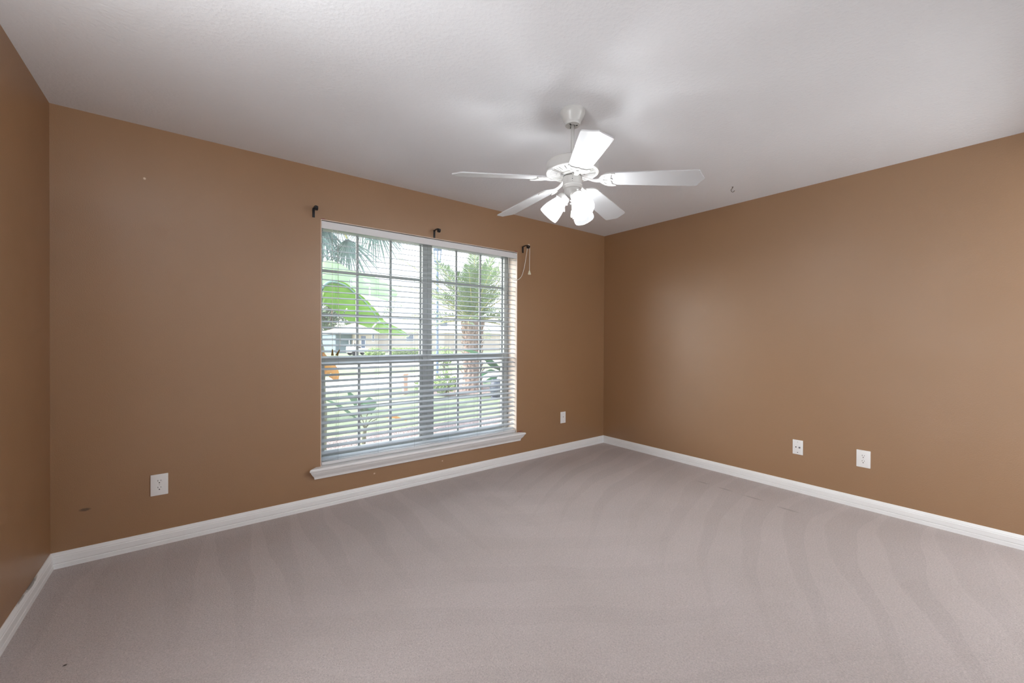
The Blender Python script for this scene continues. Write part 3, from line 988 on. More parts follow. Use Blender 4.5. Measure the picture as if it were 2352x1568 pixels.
# added alcove whose lamp fills the room through the left wall opening
bm = bmesh.new()
ax0, ax1, ay0, ay1 = -2.3, -0.12, -D - 0.05, -1.2
box(bm, (ax0 - 0.1, ay0 - 0.1, -0.18), (-0.2, ay1 + 0.1, 0)); box(bm, (ax0 - 0.1, ay0 - 0.1, H), (-0.2, ay1 + 0.1, H + 0.2))
box(bm, (ax0 - 0.1, ay0, 0), (ax0, ay1, H)); box(bm, (ax0 - 0.1, ay1, 0), (ax1, ay1 + 0.1, H)); box(bm, (ax0 - 0.1, ay0 - 0.1, 0), (ax1, ay0, H))
struct('wall_fill_alcove', bm, M['trim'], 'added white alcove walls beyond the left wall opening, unseen, bouncing fill light', 'wall')
al = bpy.data.lights.new('alcove_fill_light', 'POINT')
al.energy = 52
al.shadow_soft_size = 0.25
al.color = (0.93, 0.97, 1.0)
ao = bpy.data.objects.new('alcove_fill_light', al)
ao.location = (-1.25, -2.3, 0.85)
COL.objects.link(ao)

# added hall with a fill lamp, shining in through the doorway behind the viewer
bm = bmesh.new()
hx0_, hx1_, hy0_, hy1_ = 2.2, 4.9, -D - 1.7, -D - 0.15
box(bm, (hx0_, hy0_, -0.15), (hx1_, hy1_, 0)); box(bm, (hx0_, hy0_, H), (hx1_, hy1_, H + 0.15))
box(bm, (hx0_ - 0.1, hy0_ - 0.1, 0), (hx0_, hy1_, H)); box(bm, (hx1_, hy0_ - 0.1, 0), (hx1_ + 0.1, hy1_, H)); box(bm, (hx0_, hy0_ - 0.1, 0), (hx1_, hy0_, H))
struct('wall_fill_hall', bm, M['trim'], 'added white hall walls behind the doorway, unseen, bouncing fill light', 'wall')
hl = bpy.data.lights.new('hall_fill_light', 'POINT')
hl.energy = 46
hl.shadow_soft_size = 0.3
hl.color = (0.93, 0.97, 1.0)
ho = bpy.data.objects.new('hall_fill_light', hl)
ho.location = (4.15, -D - 1.1, 1.75)
COL.objects.link(ho)

# ================================================================ outdoors
def gz(y):
    return -0.20 - 0.30 * max(0, y - 2) / 45


def at(px, py, y):
    """the point of the plane at distance y beyond the window wall that the photo shows at (px, py)"""
    d = _f + _r * ((px - 1176) / FPX) - _u * ((py - 784) / FPX)
    k = (y - CAM_POS.y) / d.y
    return CAM_POS + d * k


def ground(name, x0, x1, y0, y1, mat, label, cat, dz=0.0, th=0.1):
    bm = bmesh.new()
    vs = []
    for x, y in ((x0, y0), (x1, y0), (x1, y1), (x0, y1)):
        vs.append((x, y, gz(y) + dz))
    t_ = [bm.verts.new(v) for v in vs]
    b_ = [bm.verts.new((v[0], v[1], v[2] - th)) for v in vs]
    bm.faces.new(t_); bm.faces.new(b_[::-1])
    for i in range(4): bm.faces.new((t_[i], b_[i], b_[(i + 1) % 4], t_[(i + 1) % 4]))
    bmesh.ops.recalc_face_normals(bm, faces=bm.faces[:])
    return struct(name, bm, mat, label, cat)


ground('ground_lawn', -60, 120, 0.3, 140, M['lawn'], 'pale green front lawn seen through the blind', 'lawn', th=0.3)
ground('ground_bed', -4, 10, 0.25, 3.0, M['mulch'], 'stone mulch bed under the window outside', 'ground', 0.015, 0.12)
ground('ground_driveway', -20, 40, 8.6, 13.2, M['concrete'], 'bright concrete drive crossing the lawn', 'driveway', 0.012, 0.12)
ground('ground_street', -60, 120, 17.5, 27.5, M['concrete'], 'bright street beyond the lawn', 'road', 0.012, 0.12)
bm = bmesh.new()
lathe(bm, [(0.2, 0.02), (1.4, 0.015)], 40, Matrix.Translation((6.82, 6.69, gz(6.7))), caps=False)
lathe(bm, [(0.0, 0.02), (0.2, 0.02)], 40, Matrix.Translation((6.82, 6.69, gz(6.7))), caps=False)
bmesh.ops.remove_doubles(bm, verts=bm.verts[:], dist=1e-5)
struct('ground_palm_bed', bm, M['mulch'], 'round stone bed at the foot of the feather palm', 'ground')
# eave of this house
bm = bmesh.new()
box(bm, (-2, T - 0.05, H + 0.16), (7, T + 0.62, H + 0.24))
struct('roof_eave', bm, M['white_paint'], 'white roof eave over the window outside', 'eave')


# ---- banana leaves
def banana_leaf(bm, mid, low, far, notch=(), seed=0):
    """mid: midrib points; low / far: the two edges of the blade, same count. notch: station indices torn through the low half"""
    rnd = random.Random(seed)
    n = 10
    A, B, C = spline(mid, n), spline(low, n), spline(far, n)
    K = 7
    for P, Qs in ((A, B), (A, C)):
        grid = []
        for i, (a, b) in enumerate(zip(P, Qs)):
            row = []
            for k in range(K + 1):
                q = k / K
                p = a.lerp(b, q)
                p.z += 0.035 * math.sin(math.pi * q) * (a - b).length * 2
                p.y += 0.006 * math.sin(i * 1.3 + k) * q
                row.append(bm.verts.new(p))
            grid.append(row)
        for i in range(len(grid) - 1):
            for k in range(K):
                if P is A and Qs is B and i in notch and k >= notch[i]:
                    continue
                bm.faces.new((grid[i][k], grid[i + 1][k], grid[i + 1][k + 1], grid[i][k + 1]))


YB = 1.95
ban = empty('banana_plant', (at(728, 900, YB).x, YB, gz(YB)), label='tall banana plant with big bright leaf left outside the window', cat='banana plant')
BA = Matrix.Translation(-ban.location)
def wpart(name, bm, mat, parent, inv, smooth=True):
    bm.transform(inv)
    return link(name, bm, mat, parent, smooth)
sx_ = ban.location.x
bm = bmesh.new()
tube(bm, spline([(sx_, YB, gz(YB)), (sx_ + 0.01, YB, 0.5), (sx_ - 0.01, YB, 1.2), (sx_ - 0.03, YB, 1.75)], 6), [0.10] * 6 + [0.085] * 6 + [0.06] * 6 + [0.035], 14)
wpart('stem', bm, M['banana_stem'], ban, BA)
mid = [at(*p) for p in ((737, 666, 1.98), (757, 648, 2.02), (790, 655, 2.08), (815, 674, 2.12), (838, 694, 2.14), (858, 718, 2.12), (876, 742, 2.08), (900, 753, 2.03), (936, 768, 1.97))]
low = [at(*p) for p in ((735, 690, 1.95), (737, 697, 1.88), (757, 706, 1.83), (778, 722, 1.83), (800, 736, 1.84), (828, 746, 1.85), (858, 757, 1.85), (886, 769, 1.86), (934, 771, 1.95))]
far = [at(*p) for p in ((737, 662, 2.02), (757, 646, 2.12), (790, 648, 2.2), (817, 668, 2.28), (842, 688, 2.3), (864, 712, 2.26), (886, 738, 2.2), (914, 752, 2.12), (937, 767, 1.99))]
bm = bmesh.new(); banana_leaf(bm, mid, low, far, {58: 0, 33: 5}, 1)
wpart('leaf', bm, M['banana'], ban, BA)
bm = bmesh.new()
pts = spline([at(715, 720, 1.97)] + [at(726, 690, 1.97)] + mid, 6)
tube(bm, pts, [0.022 * (1 - 0.85 * i / len(pts)) for i in range(len(pts))], 8)
wpart('midrib', bm, M['banana_rib'], ban, BA)
# second leaf behind, its bright sky glare put into a paler colour
mid = [at(*p) for p in ((726, 640, 2.35), (752, 630, 2.40), (785, 628, 2.46), (825, 633, 2.52), (862, 645, 2.56), (892, 660, 2.58), (914, 674, 2.60))]
low = [at(*p) for p in ((733, 668, 2.30), (758, 664, 2.30), (790, 662, 2.32), (828, 676, 2.36), (860, 682, 2.40), (892, 690, 2.44), (911, 682, 2.58))]
far = [at(*p) for p in ((726, 636, 2.45), (752, 624, 2.6), (785, 621, 2.75), (826, 626, 2.85), (864, 639, 2.85), (895, 655, 2.75), (915, 673, 2.62))]
bm = bmesh.new(); banana_leaf(bm, mid, low, far, {24: 3, 36: 4}, 2)
wpart('leaf', bm, M['banana_glare'], ban, BA)
# third leaf, above
mid = [at(*p) for p in ((722, 625, 2.7), (745, 606, 2.75), (772, 607, 2.8), (800, 619, 2.85))]
low = [at(*p) for p in ((726, 640, 2.6), (745, 628, 2.6), (772, 626, 2.65), (799, 623, 2.8))]
far = [at(*p) for p in ((722, 618, 2.85), (745, 600, 2.95), (772, 602, 3.0), (801, 618, 2.9))]
bm = bmesh.new(); banana_leaf(bm, mid, low, far, {}, 3)
wpart('leaf', bm, M['banana_glare'], ban, BA)
# hanging dry leaf
mid = [at(*p) for p in ((728, 800, 1.86), (742, 830, 1.85), (757, 848, 1.84), (768, 862, 1.84), (774, 873, 1.84))]
low = [at(*p) for p in ((722, 815, 1.84), (736, 852, 1.82), (750, 862, 1.82), (760, 868, 1.83), (768, 874, 1.84))]
far = [at(*p) for p in ((734, 795, 1.90), (756, 824, 1.90), (772, 840, 1.90), (779, 858, 1.88), (778, 872, 1.85))]
bm = bmesh.new(); banana_leaf(bm, mid, low, far, {24: 2}, 4)
wpart('dry_leaf', bm, M['banana_dead'], ban, BA)['label'] = 'yellow dried leaf'


def small_leaf(bm, base, tip, wid, droop, seed=0, up=Vector((0, 0, 1))):
    base, tip = Vector(base), Vector(tip)
    dr = (tip - base)
    side = dr.cross(up).normalized()
    n = 10
    grid = []
    for i in range(n + 1):
        q = i / n
        c = base.lerp(tip, q) + Vector((0, 0, droop * 4 * q * (1 - q)))
        wv = wid * math.sin(math.pi * min(1, q * 0.93 + 0.05)) ** 0.7
        grid.append([bm.verts.new(c + side * wv * k + Vector((0, 0, -abs(k) * wv * 0.35))) for k in (-1, -0.5, 0, 0.5, 1)])
    for a, b in zip(grid, grid[1:]):
        for k in range(4): bm.faces.new((a[k], b[k], b[k + 1], a[k + 1]))


# seedling in the bed
y0 = 2.15
sb = at(832, 1024, y0); sb.z = gz(y0)
seed = empty('banana_seedling', sb, label='small banana plant with one yellowed leaf in the stone bed', cat='banana plant')
SI = Matrix.Translation(-Vector(sb))
bm = bmesh.new()
crown = at(838, 985, y0)
tube(bm, spline([sb, at(836, 1000, y0), crown], 5), [0.032] * 5 + [0.026] * 5 + [0.018], 10)
for tx, ty in ((845, 945), (828, 950), (820, 965), (858, 958), (866, 962)):
    tube(bm, spline([crown, at((838 + tx) / 2, (985 + ty) / 2 - 4, y0), at(tx, ty, y0)], 5), 0.006, 6)
wpart('stem', bm, M['banana_stem'], seed, SI)
bm = bmesh.new()
for (bx, by), (tx, ty), wd, dr in (((838, 948), (800, 897), 0.085, 0.02), ((820, 962), (748, 918), 0.075, 0.05), ((846, 945), (848, 912), 0.10, 0.02), ((850, 950), (818, 930), 0.10, 0.04), ((828, 952), (803, 955), 0.05, 0.02)):
    small_leaf(bm, at(bx, by, y0), at(tx, ty, y0 - 0.12), wd, dr)
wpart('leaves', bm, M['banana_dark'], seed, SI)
bm = bmesh.new()
small_leaf(bm, at(866, 958, y0), at(934, 966, y0 - 0.1), 0.07, 0.05)
wpart('dry_leaf', bm, M['banana_dead'], seed, SI)['label'] = 'yellow dried leaf'

# banana clump by the feather palm
y0 = 5.6
cb = at(1150, 905, y0); cb.z = gz(y0)
cl = empty('banana_plant', cb, label='low dark green banana clump beside the feather palm', cat='banana plant')
CI = Matrix.Translation(-Vector(cb))
bm = bmesh.new()
for dx in (-0.12, 0.1): tube(bm, [cb + Vector((dx, 0, 0)), cb + Vector((dx * 1.5, 0, 0.45))], [0.06, 0.04], 10)
wpart('stem', bm, M['banana_stem'], cl, CI)
bm = bmesh.new()
for (bx, by), (tx, ty), wd, dr in (((1150, 850), (1062, 803), 0.17, 0.16), ((1150, 850), (1190, 800), 0.18, 0.10), ((1145, 855), (1098, 868), 0.12, 0.14), ((1155, 855), (1195, 850), 0.14, 0.1), ((1150, 850), (1118, 828), 0.14, 0.05), ((1148, 860), (1112, 880), 0.10, 0.05)):
    small_leaf(bm, at(bx, by, y0), at(tx, ty, y0 - 0.35), wd, dr)
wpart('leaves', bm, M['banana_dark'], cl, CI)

# ---- fan palm, crown above the window's top left corner
y0 = 4.6
cr = at(705, 430, y0)
fp = empty('fan_palm', (cr.x, y0, gz(y0)), label='fan palm with drooping split leaves at the window\'s top left', cat='palm tree')
FI = Matrix.Translation(-fp.location)
bm = bmesh.new()
tube(bm, [(cr.x, y0, gz(y0)), (cr.x + 0.03, y0, 1.5), (cr.x, y0, cr.z)], [0.19, 0.16, 0.15], 16)
wpart('trunk', bm, M['palm_trunk'], fp, FI)


def fan_leaf(bm, hub, down, span, rad, n, seed):
    rnd = random.Random(seed)
    hub = Vector(hub)
    axis = Vector(_fd)
    for i in range(n):
        a = R(-span / 2 + span * i / (n - 1) + rnd.uniform(-1.5, 1.5))
        dvec = Matrix.Rotation(a, 3, axis) @ Vector(down)
        side = dvec.cross(axis).normalized()
        ln = rad * rnd.uniform(0.85, 1.08) * (0.72 + 0.28 * math.cos(a))
        wb = ln * math.tan(R(span / (n - 1) / 2)) * 0.42
        nb = rnd.uniform(-0.08, 0.12)
        pr = None
        for q, wf in ((0.02, 0.1), (0.30, 1.15), (0.55, 0.9), (0.8, 0.5), (1.0, 0.06)):
            c = hub + dvec * ln * q + axis * (nb * q * q) + Vector((0, 0, -0.16 * ln * q * q))
            fold = axis * (0.010 if i % 2 else -0.010) * (1 - q)
            cur = (bm.verts.new(c - side * wb * wf), bm.verts.new(c + fold), bm.verts.new(c + side * wb * wf))
            if pr:
                bm.faces.new((pr[0], cur[0], cur[1], pr[1])); bm.faces.new((pr[1], cur[1], cur[2], pr[2]))
            pr = cur


dn = -Vector((0, 0, 1))
specs = [((797, 548), -4, 118, 0.86, 26, 4.4, 1), ((748, 522), 10, 120, 0.86, 26, 4.8, 2), ((862, 512), -22, 110, 0.80, 24, 5.0, 3), ((838, 505), 2, 90, 0.60, 22, 4.5, 4), ((715, 520), 6, 110, 0.85, 22, 4.4, 5), ((905, 500), -40, 70, 0.62, 14, 5.1, 6), ((775, 500), 0, 110, 0.55, 20, 5.2, 7)]
bm = bmesh.new()
bms = bmesh.new()
for (px, py), rot, span, rad, n, yy, sd_ in specs:
    hub = at(px, py, yy)
    dv = Matrix.Rotation(R(rot), 3, Vector(_fd)) @ dn
    fan_leaf(bm, hub, dv, span, rad, n, sd_)
    tube(bms, spline([cr, cr.lerp(hub, 0.5) + Vector((0, 0, 0.25)), hub], 6), 0.015, 6)
wpart('leaves', bm, M['palm_fan'], fp, FI, False)
wpart('leaf_stalks', bms, M['palm_rib'], fp, FI)

# ---- feather palm
pb = Vector((6.82, 6.69, gz(6.69)))
pc_ = Vector((6.82, 6.69, at(1085, 738, 6.69).z))
dp = empty('feather_palm', pb, label='stout palm with arching feather leaves right of the window mullion', cat='palm tree')
DI = Matrix.Translation(-pb)
bm = bmesh.new()
rnd = random.Random(8)
prof_pts = []
seg = 28
hgt = pc_.z - pb.z
for i in range(seg + 1):
    q = i / seg
    prof_pts.append((0.30 - 0.07 * math.sin(math.pi * q * 0.9) + (0.04 * max(0, q - 0.72) / 0.28), hgt * q))
rings = lathe(bm, prof_pts, 28, Matrix.Translation(pb))
for i, ring in enumerate(rings):
    for k, v in enumerate(ring):
        s_ = 1 + 0.07 * (((k + (i % 2) * 0.5) % 2) - 0.5) + rnd.uniform(-0.05, 0.05)
        v.co.x = pb.x + (v.co.x - pb.x) * s_
        v.co.y = pb.y + (v.co.y - pb.y) * s_
# old leaf bases
for i in range(90):
    a = i * 2.399
    q = 0.25 + 0.75 * i / 90
    rr = 0.27 + 0.10 * max(0, q - 0.7)
    c = pb + Vector((rr * math.cos(a), rr * math.sin(a), hgt * q))
    o = Vector((math.cos(a), math.sin(a), 0))
    tv = Vector((-math.sin(a), math.cos(a), 0))
    tip = c + o * rnd.uniform(0.05, 0.12) + Vector((0, 0, rnd.uniform(0.05, 0.14)))
    vv = [bm.verts.new(c - tv * 0.05), bm.verts.new(c + tv * 0.05), bm.verts.new(c + Vector((0, 0, -0.07)))]
    tp = bm.verts.new(tip)
    bm.faces.new((vv[0], vv[1], tp)); bm.faces.new((vv[1], vv[2], tp)); bm.faces.new((vv[2], vv[0], tp))
wpart('trunk', bm, M['palm_trunk'], dp, DI, False)


def frond(bm, bs, start, az, el, ln, droop, seed, lf=0.34):
    rnd = random.Random(seed)
    o = Vector((math.cos(az), math.sin(az), 0))
    pts = []
    N = 26
    for i in range(N + 1):
        q = i / N
        r_ = ln * q
        pts.append(start + o * (math.cos(el) * r_) + Vector((0, 0, math.sin(el) * r_ - droop * q * q * ln)))
    tube(bs, pts, [0.022 * (1 - 0.85 * i / N) for i in range(N + 1)], 6)
    for i in range(2, N * 2):
        q = i / (N * 2)
        if q < 0.10: continue
        j = min(N - 1, int(q * N))
        p = pts[j].lerp(pts[j + 1], q * N - j)
        tg = (pts[j + 1] - pts[j]).normalized()
        sd2 = tg.cross(Vector((0, 0, 1))).normalized()
        upv = sd2.cross(tg)
        l_ = lf * (0.45 + 0.75 * math.sin(math.pi * min(1, q * 0.85 + 0.12))) * rnd.uniform(0.85, 1.1)
        for sg in (-1, 1):
            dv = (tg * rnd.uniform(0.55, 0.75) + sd2 * sg * 0.75 + upv * rnd.uniform(-0.05, 0.45)).normalized()
            wv = dv.cross(upv).normalized() * 0.0135
            a = p; b = p + dv * l_ * 0.55; c = p + dv * l_ + Vector((0, 0, -0.10 * l_))
            v = [bm.verts.new(a - wv * 0.5), bm.verts.new(a + wv * 0.5), bm.verts.new(b + wv), bm.verts.new(b - wv), bm.verts.new(c)]
            bm.faces.new((v[0], v[1], v[2], v[3])); bm.faces.new((v[3], v[2], v[4]))


bm = bmesh.new(); bs = bmesh.new()
rnd = random.Random(21)
azr = math.atan2(_r.y, _r.x)      # azimuth that runs to the right across the view
cfg = [(math.pi - 0.1, 1.08, 3.1, 0.14), (math.pi + 0.15, 0.86, 3.3, 0.22), (math.pi, 0.70, 3.4, 0.36), (math.pi - 0.2, 0.56, 3.3, 0.36), (math.pi - 0.35, 0.34, 2.9, 0.36), (math.pi + 0.45, 0.10, 1.9, 0.35), (0.15, 1.05, 2.9, 0.16), (-0.2, 0.72, 2.8, 0.28), (0.3, 0.35, 2.2, 0.38), (0.0, 0.06, 1.7, 0.36), (1.5, 1.25, 2.4, 0.1), (-1.4, 1.25, 2.3, 0.1)]
for i, (da, el, ln, dr) in enumerate(cfg):
    frond(bm, bs, pc_, azr + da, el, ln, dr, 100 + i)
for i in range(34):
    frond(bm, bs, pc_ + Vector((0, 0, rnd.uniform(-0.1, 0.1))), i * 2.4 + rnd.uniform(-0.2, 0.2), rnd.uniform(0.1, 1.35), rnd.uniform(1.9, 2.6), rnd.uniform(0.15, 0.4), 200 + i)
wpart('fronds', bm, M['palm_date'], dp, DI, False)
wpart('frond_stalks', bs, M['palm_rib'], dp, DI)


# ---- shrubs, hedge and trees made of many small leaves
def foliage(bm, c, rad, n, size, rnd, shell=0.55):
    c = Vector(c)
    for _ in range(n):
        while True:
            p = Vector((rnd.uniform(-1, 1), rnd.uniform(-1, 1), rnd.uniform(-1, 1)))
            if shell < p.length < 1: break
        p = Vector((p.x * rad[0], p.y * rad[1], p.z * rad[2])) + c
        u_ = Vector((rnd.gauss(0, 1), rnd.gauss(0, 1), rnd.gauss(0, 1))).normalized()
        v_ = u_.orthogonal().normalized()
        s_ = size * rnd.uniform(0.6, 1.3)
        q = [bm.verts.new(p + u_ * s_), bm.verts.new(p + v_ * s_ * 0.45), bm.verts.new(p - u_ * s_), bm.verts.new(p - v_ * s_ * 0.45)]
        bm.faces.new(q)


def shrub(px, py, y, wid, hgt_, label, mat='shrub', n=500, size=0.06):
    b = at(px, py, y); b.z = gz(y)
    root = empty('shrub', b, label=label, cat='shrub')
    rnd = random.Random(int(px))
    bm = bmesh.new()
    foliage(bm, (0, 0, hgt_ * 0.55), (wid / 2, wid / 2, hgt_ * 0.48), n, size, rnd, 0.2)
    link('foliage', bm, M[mat], root)
    bm = bmesh.new()
    for k in range(5):
        a = k * 1.3
        tube(bm, [(0, 0, -0.02), (0.2 * wid * math.cos(a), 0.2 * wid * math.sin(a), hgt_ * 0.6)], [0.02, 0.008], 6)
    link('stems', bm, M['bark'], root)


shrub(1022, 903, 6.1, 0.75, 0.62, 'loose green shrub left of the feather palm trunk')
shrub(968, 897, 6.9, 0.40, 0.35, 'little yellow green tuft beside the terracotta post', n=160, size=0.05)
shrub(862, 817, 29, 1.6, 0.85, 'round bush in front of the house across the street', n=420, size=0.14)
shrub(1020, 850, 15.5, 1.1, 1.1, 'grey green shrub around the lamp post foot', n=420, size=0.09)

hb = at(930, 819, 27.9); hb.z = gz(27.9)
hedge = empty('hedge', hb, (0, 0, 0), 'clipped pale green hedge across the street', 'hedge')
bm = bmesh.new()
rnd = random.Random(5)
for _ in range(2600):
    p = Vector((rnd.uniform(-1.2, 2.2), rnd.uniform(-0.4, 0.4), rnd.uniform(0.0, 0.85)))
    u_ = Vector((rnd.gauss(0, 1), rnd.gauss(0, 1), rnd.gauss(0, 1))).normalized(); v_ = u_.orthogonal().normalized()
    bm.faces.new([bm.verts.new(p + u_ * 0.08), bm.verts.new(p + v_ * 0.05), bm.verts.new(p - u_ * 0.08), bm.verts.new(p - v_ * 0.05)])
link('foliage', bm, M['shrub'], hedge)
bm = bmesh.new()
for k in range(6): tube(bm, [(-1.0 + k * 0.6, 0, -0.02), (-1.0 + k * 0.6, 0.05, 0.6)], [0.03, 0.015], 6)
link('stems', bm, M['bark'], hedge)

TL = ['pale leafy tree at the left edge behind the driveway', 'pale tall tree behind the left house roof', 'pale tree above the white house roof', 'broad pale tree behind the feather palm', 'pale tree past the roof at the right window edge', 'distant tree beyond the middle of the roof']
for i, (px, py, y, w_, h_) in enumerate(((752, 812, 56, 5, 9.5), (820, 808, 74, 8, 10.0), (925, 808, 80, 10, 12.0), (1100, 808, 82, 11, 11.5), (1165, 808, 70, 6, 10.0), (1015, 808, 84, 9, 10.0))):
    b = at(px, py, y); b.z = gz(y)
    root = empty('tree', b, label=TL[i], cat='tree', group='background trees beyond the houses')
    rnd = random.Random(300 + i)
    bm = bmesh.new()
    for k in range(9):
        c = Vector((rnd.uniform(-0.32, 0.32) * w_, rnd.uniform(-0.25, 0.25) * w_, h_ * rnd.uniform(0.38, 0.8)))
        foliage(bm, c, (w_ * 0.22, w_ * 0.22, h_ * 0.17), 260, 0.26, rnd, 0.3)
    link('crown', bm, M['tree'], root)
    bm = bmesh.new()
    tube(bm, [(0, 0, -0.1), (0.1, 0, h_ * 0.4), (0.2, 0.1, h_ * 0.7)], [0.25, 0.18, 0.08], 8)
    for k in range(4):
        a = k * 1.7
        tube(bm, [(0.1, 0, h_ * 0.35), (w_ * 0.25 * math.cos(a), w_ * 0.25 * math.sin(a), h_ * 0.65)], [0.12, 0.04], 6)
    link('trunk', bm, M['bark'], root)

# ---- lamp post
lb = at(1004, 872, 9.6); lb.z = gz(9.6)
lp = empty('lamp_post', lb, label='thin blue grey lamp post on the lawn beside the mullion', cat='lamp post')
bm = bmesh.new(); tube(bm, [(0, 0, 0), (0, 0, 4.1)], [0.05, 0.04], 12); lathe(bm, [(0.09, 0), (0.09, 0.06), (0.05, 0.2)], 12)
link('pole', bm, M['lamp_post'], lp, 40)
bm = bmesh.new()
lathe(bm, [(0.10, 4.10), (0.15, 4.14), (0.09, 4.16)], 6); lathe(bm, [(0.15, 4.52), (0.17, 4.54), (0.04, 4.68), (0.02, 4.75)], 6)
for k in range(6):
    a = k * math.pi / 3
    tube(bm, [(0.10 * math.cos(a), 0.10 * math.sin(a), 4.15), (0.145 * math.cos(a), 0.145 * math.sin(a), 4.53)], 0.012, 5)
link('lantern', bm, M['lamp_post'], lp)
sp_ = at(1019.5, 742.5, 9.6) - lb
bm = bmesh.new(); box(bm, (sp_.x - 0.13, -0.02, sp_.z - 0.09), (sp_.x + 0.13, 0.02, sp_.z + 0.09), 0.004); box(bm, (0, -0.01, sp_.z - 0.012), (sp_.x - 0.12, 0.01, sp_.z + 0.012))
link('sign_panel', bm, M['lamp_post'], lp)

# ---- terracotta post and glazed pot
b = at(930, 902, 7.0); b.z = gz(7.0)
bm = bmesh.new(); box(bm, (-0.055, -0.055, 0), (0.055, 0.055, 0.50), 0.006); box(bm, (-0.07, -0.07, 0.50), (0.07, 0.07, 0.54), 0.006)
o = link('garden_post', bm, M['terracotta'], None, loc=b)
tag(o, 'short terracotta coloured post standing on the lawn', 'post')
b = at(1141, 897, 5.0); b.z = gz(5.0)
pt_ = empty('garden_pot', b, label='dark blue grey rounded pot low at the right of the window', cat='pot')
bm = bmesh.new()
lathe(bm, [(0.09, 0), (0.12, 0.03), (0.17, 0.16), (0.18, 0.26), (0.15, 0.37), (0.12, 0.42), (0.13, 0.45), (0.11, 0.45), (0.10, 0.40), (0.0, 0.38)], 28, caps=False)
link('body', bm, M['pot'], pt_, True)
bm = bmesh.new(); lathe(bm, [(0.12, 0.0), (0.15, 0.0), (0.15, 0.02), (0.10, 0.02)], 28, caps=False)
link('saucer', bm, M['pot'], pt_, True)

# ---- house across the street
YH = 47.0
def hx(px): return at(px, 778, YH).x
gzH = gz(YH)
house = empty('house', (hx(980), YH, gzH), label='low pinkish house with a broad pale roof across the street', cat='house')
HI = Matrix.Translation(-house.location)
eave_z = at(980, 764, YH).z
bm = bmesh.new(); box(bm, (hx(850), YH, gzH - 0.1), (hx(1200), YH + 12, eave_z))
wpart('wall', bm, M['stucco'], house, HI, False)
rz_ = at(1000, 699, YH + 6).z
def hip(bm, x0, x1, y0, y1, z0, z1, ov, inset):
    a = [bm.verts.new(p) for p in ((x0 - ov, y0 - ov, z0), (x1 + ov, y0 - ov, z0), (x1 + ov, y1 + ov, z0), (x0 - ov, y1 + ov, z0))]
    ym = (y0 + y1) / 2
    r_ = [bm.verts.new((x0 + inset, ym, z1)), bm.verts.new((x1 - inset, ym, z1))]
    f = [bm.verts.new(v.co - Vector((0, 0, 0.22))) for v in a]
    bm.faces.new((a[0], a[1], r_[1], r_[0])); bm.faces.new((a[1], a[2], r_[1])); bm.faces.new((a[2], a[3], r_[0], r_[1])); bm.faces.new((a[3], a[0], r_[0]))
    for i in range(4): bm.faces.new((a[i], f[i], f[(i + 1) % 4], a[(i + 1) % 4]))
    bm.faces.new(f[::-1])
    bmesh.ops.recalc_face_normals(bm, faces=bm.faces[:])
bm = bmesh.new(); hip(bm, hx(880), hx(1200), YH, YH + 12, eave_z + 0.2, rz_, 0.6, 6.5)
rf = wpart('roof', bm, M['roof'], house, HI, False)
bm = bmesh.new(); hip(bm, hx(775), hx(885), YH - 1.5, YH + 7, eave_z - 0.1, at(820, 742, YH + 3).z, 0.5, 3.0)
wpart('roof', bm, M['roof'], house, HI, False)
bm = bmesh.new(); box(bm, (hx(805), YH - 1.2, gzH - 0.1), (hx(860), YH + 7, eave_z - 0.2))
wpart('wall', bm, M['stucco'], house, HI, False)
bm = bmesh.new(); box(bm, (hx(768), YH - 0.6, gzH - 0.1), (hx(804), YH + 6, eave_z - 0.25))
wpart('porch', bm, M['house_dark'], house, HI, False)
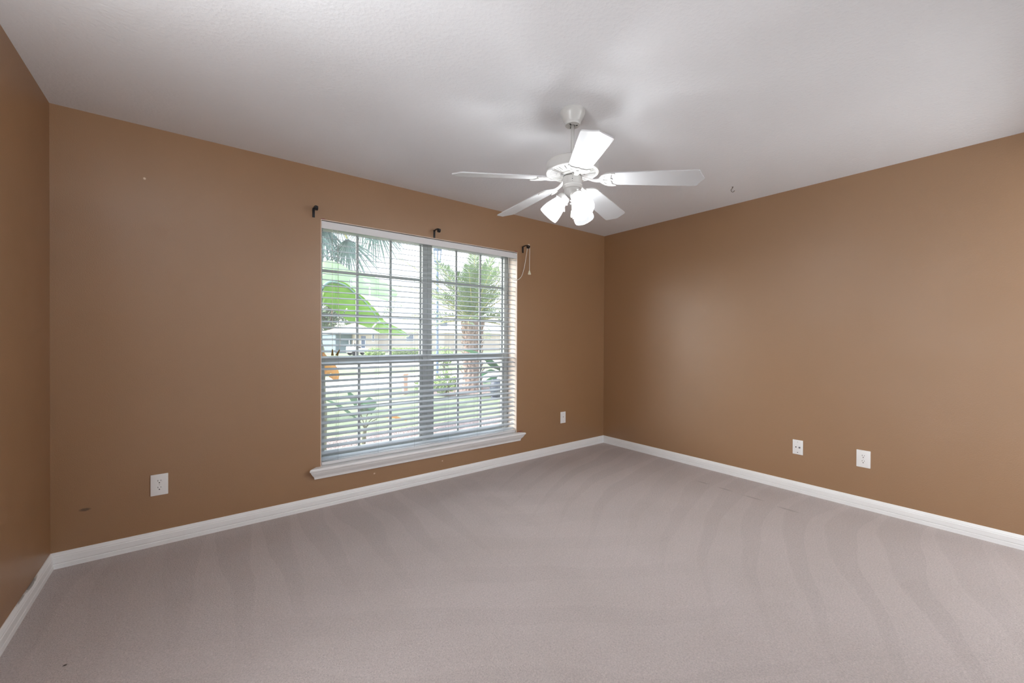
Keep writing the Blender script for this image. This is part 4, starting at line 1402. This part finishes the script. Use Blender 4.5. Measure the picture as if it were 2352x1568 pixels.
for x0, x1, ya, yb in ((932, 950, 764, 772), (862, 869, 764, 770), (846, 852, 768, 776)):
    za, zb_ = eave_z - 0.3, eave_z - 1.1
    za = min(za, eave_z - 0.3); zb_ = min(zb_, za - 0.7)
    yy = YH if x0 > 860 else YH - 1.2
    bm = bmesh.new(); box(bm, (hx(x0), yy - 0.06, zb_ - 0.05), (hx(x1), yy + 0.05, za + 0.05))
    fr_ = wpart('window', bm, M['white_paint'], house, HI, False)
    bm = bmesh.new(); box(bm, (hx(x0) + 0.08, yy - 0.09, zb_ + 0.03), (hx(x1) - 0.08, yy - 0.05, za - 0.03))
    wpart('pane', bm, M['pane'], fr_, HI, False)
bm = bmesh.new(); box(bm, (hx(822), YH - 1.27, gzH), (hx(832), YH - 1.15, eave_z - 0.5))
wpart('door', bm, M['pane'], house, HI, False)

# ---- small white utility cart in front of the house
vb = at(823, 817, 38); vb.z = gz(38)
van = empty('utility_cart', vb, (0, 0, R(8)), 'small white utility cart parked before the house across the street', 'cart')
bm = bmesh.new()
plate(bm, [[(-1.0, 0.30), (1.0, 0.30), (1.02, 0.62), (0.55, 0.72), (-0.2, 0.72), (-0.25, 0.85), (-1.0, 0.85)]], 1.0, lambda a, b, c: Vector((a, c, b)))
link('body', bm, M['van'], van)
bm = bmesh.new(); box(bm, (-0.75, -0.5, 1.50), (0.55, 0.5, 1.57), 0.02)
for x in (-0.7, 0.5):
    for yv in (-0.46, 0.46): tube(bm, [(x, yv, 0.7), (x, yv, 1.52)], 0.025, 6)
link('roof', bm, M['van'], van)
for x in (-0.62, 0.66):
    for yv in (-0.48, 0.48):
        bm = bmesh.new(); lathe(bm, [(0.04, -0.08), (0.24, -0.08), (0.26, -0.04), (0.26, 0.04), (0.24, 0.08), (0.04, 0.08)], 18, Matrix.Translation((x, yv, 0.26)) @ Matrix.Rotation(R(90), 4, 'X'))
        link('wheel', bm, M['tyre'], van, 40)
bm = bmesh.new(); box(bm, (-0.30, -0.40, 0.72), (0.1, 0.40, 0.82), 0.03); box(bm, (-0.32, -0.40, 0.82), (-0.22, 0.40, 1.15), 0.03)
link('seat', bm, M['tyre'], van)

bpy.context.view_layer.update()
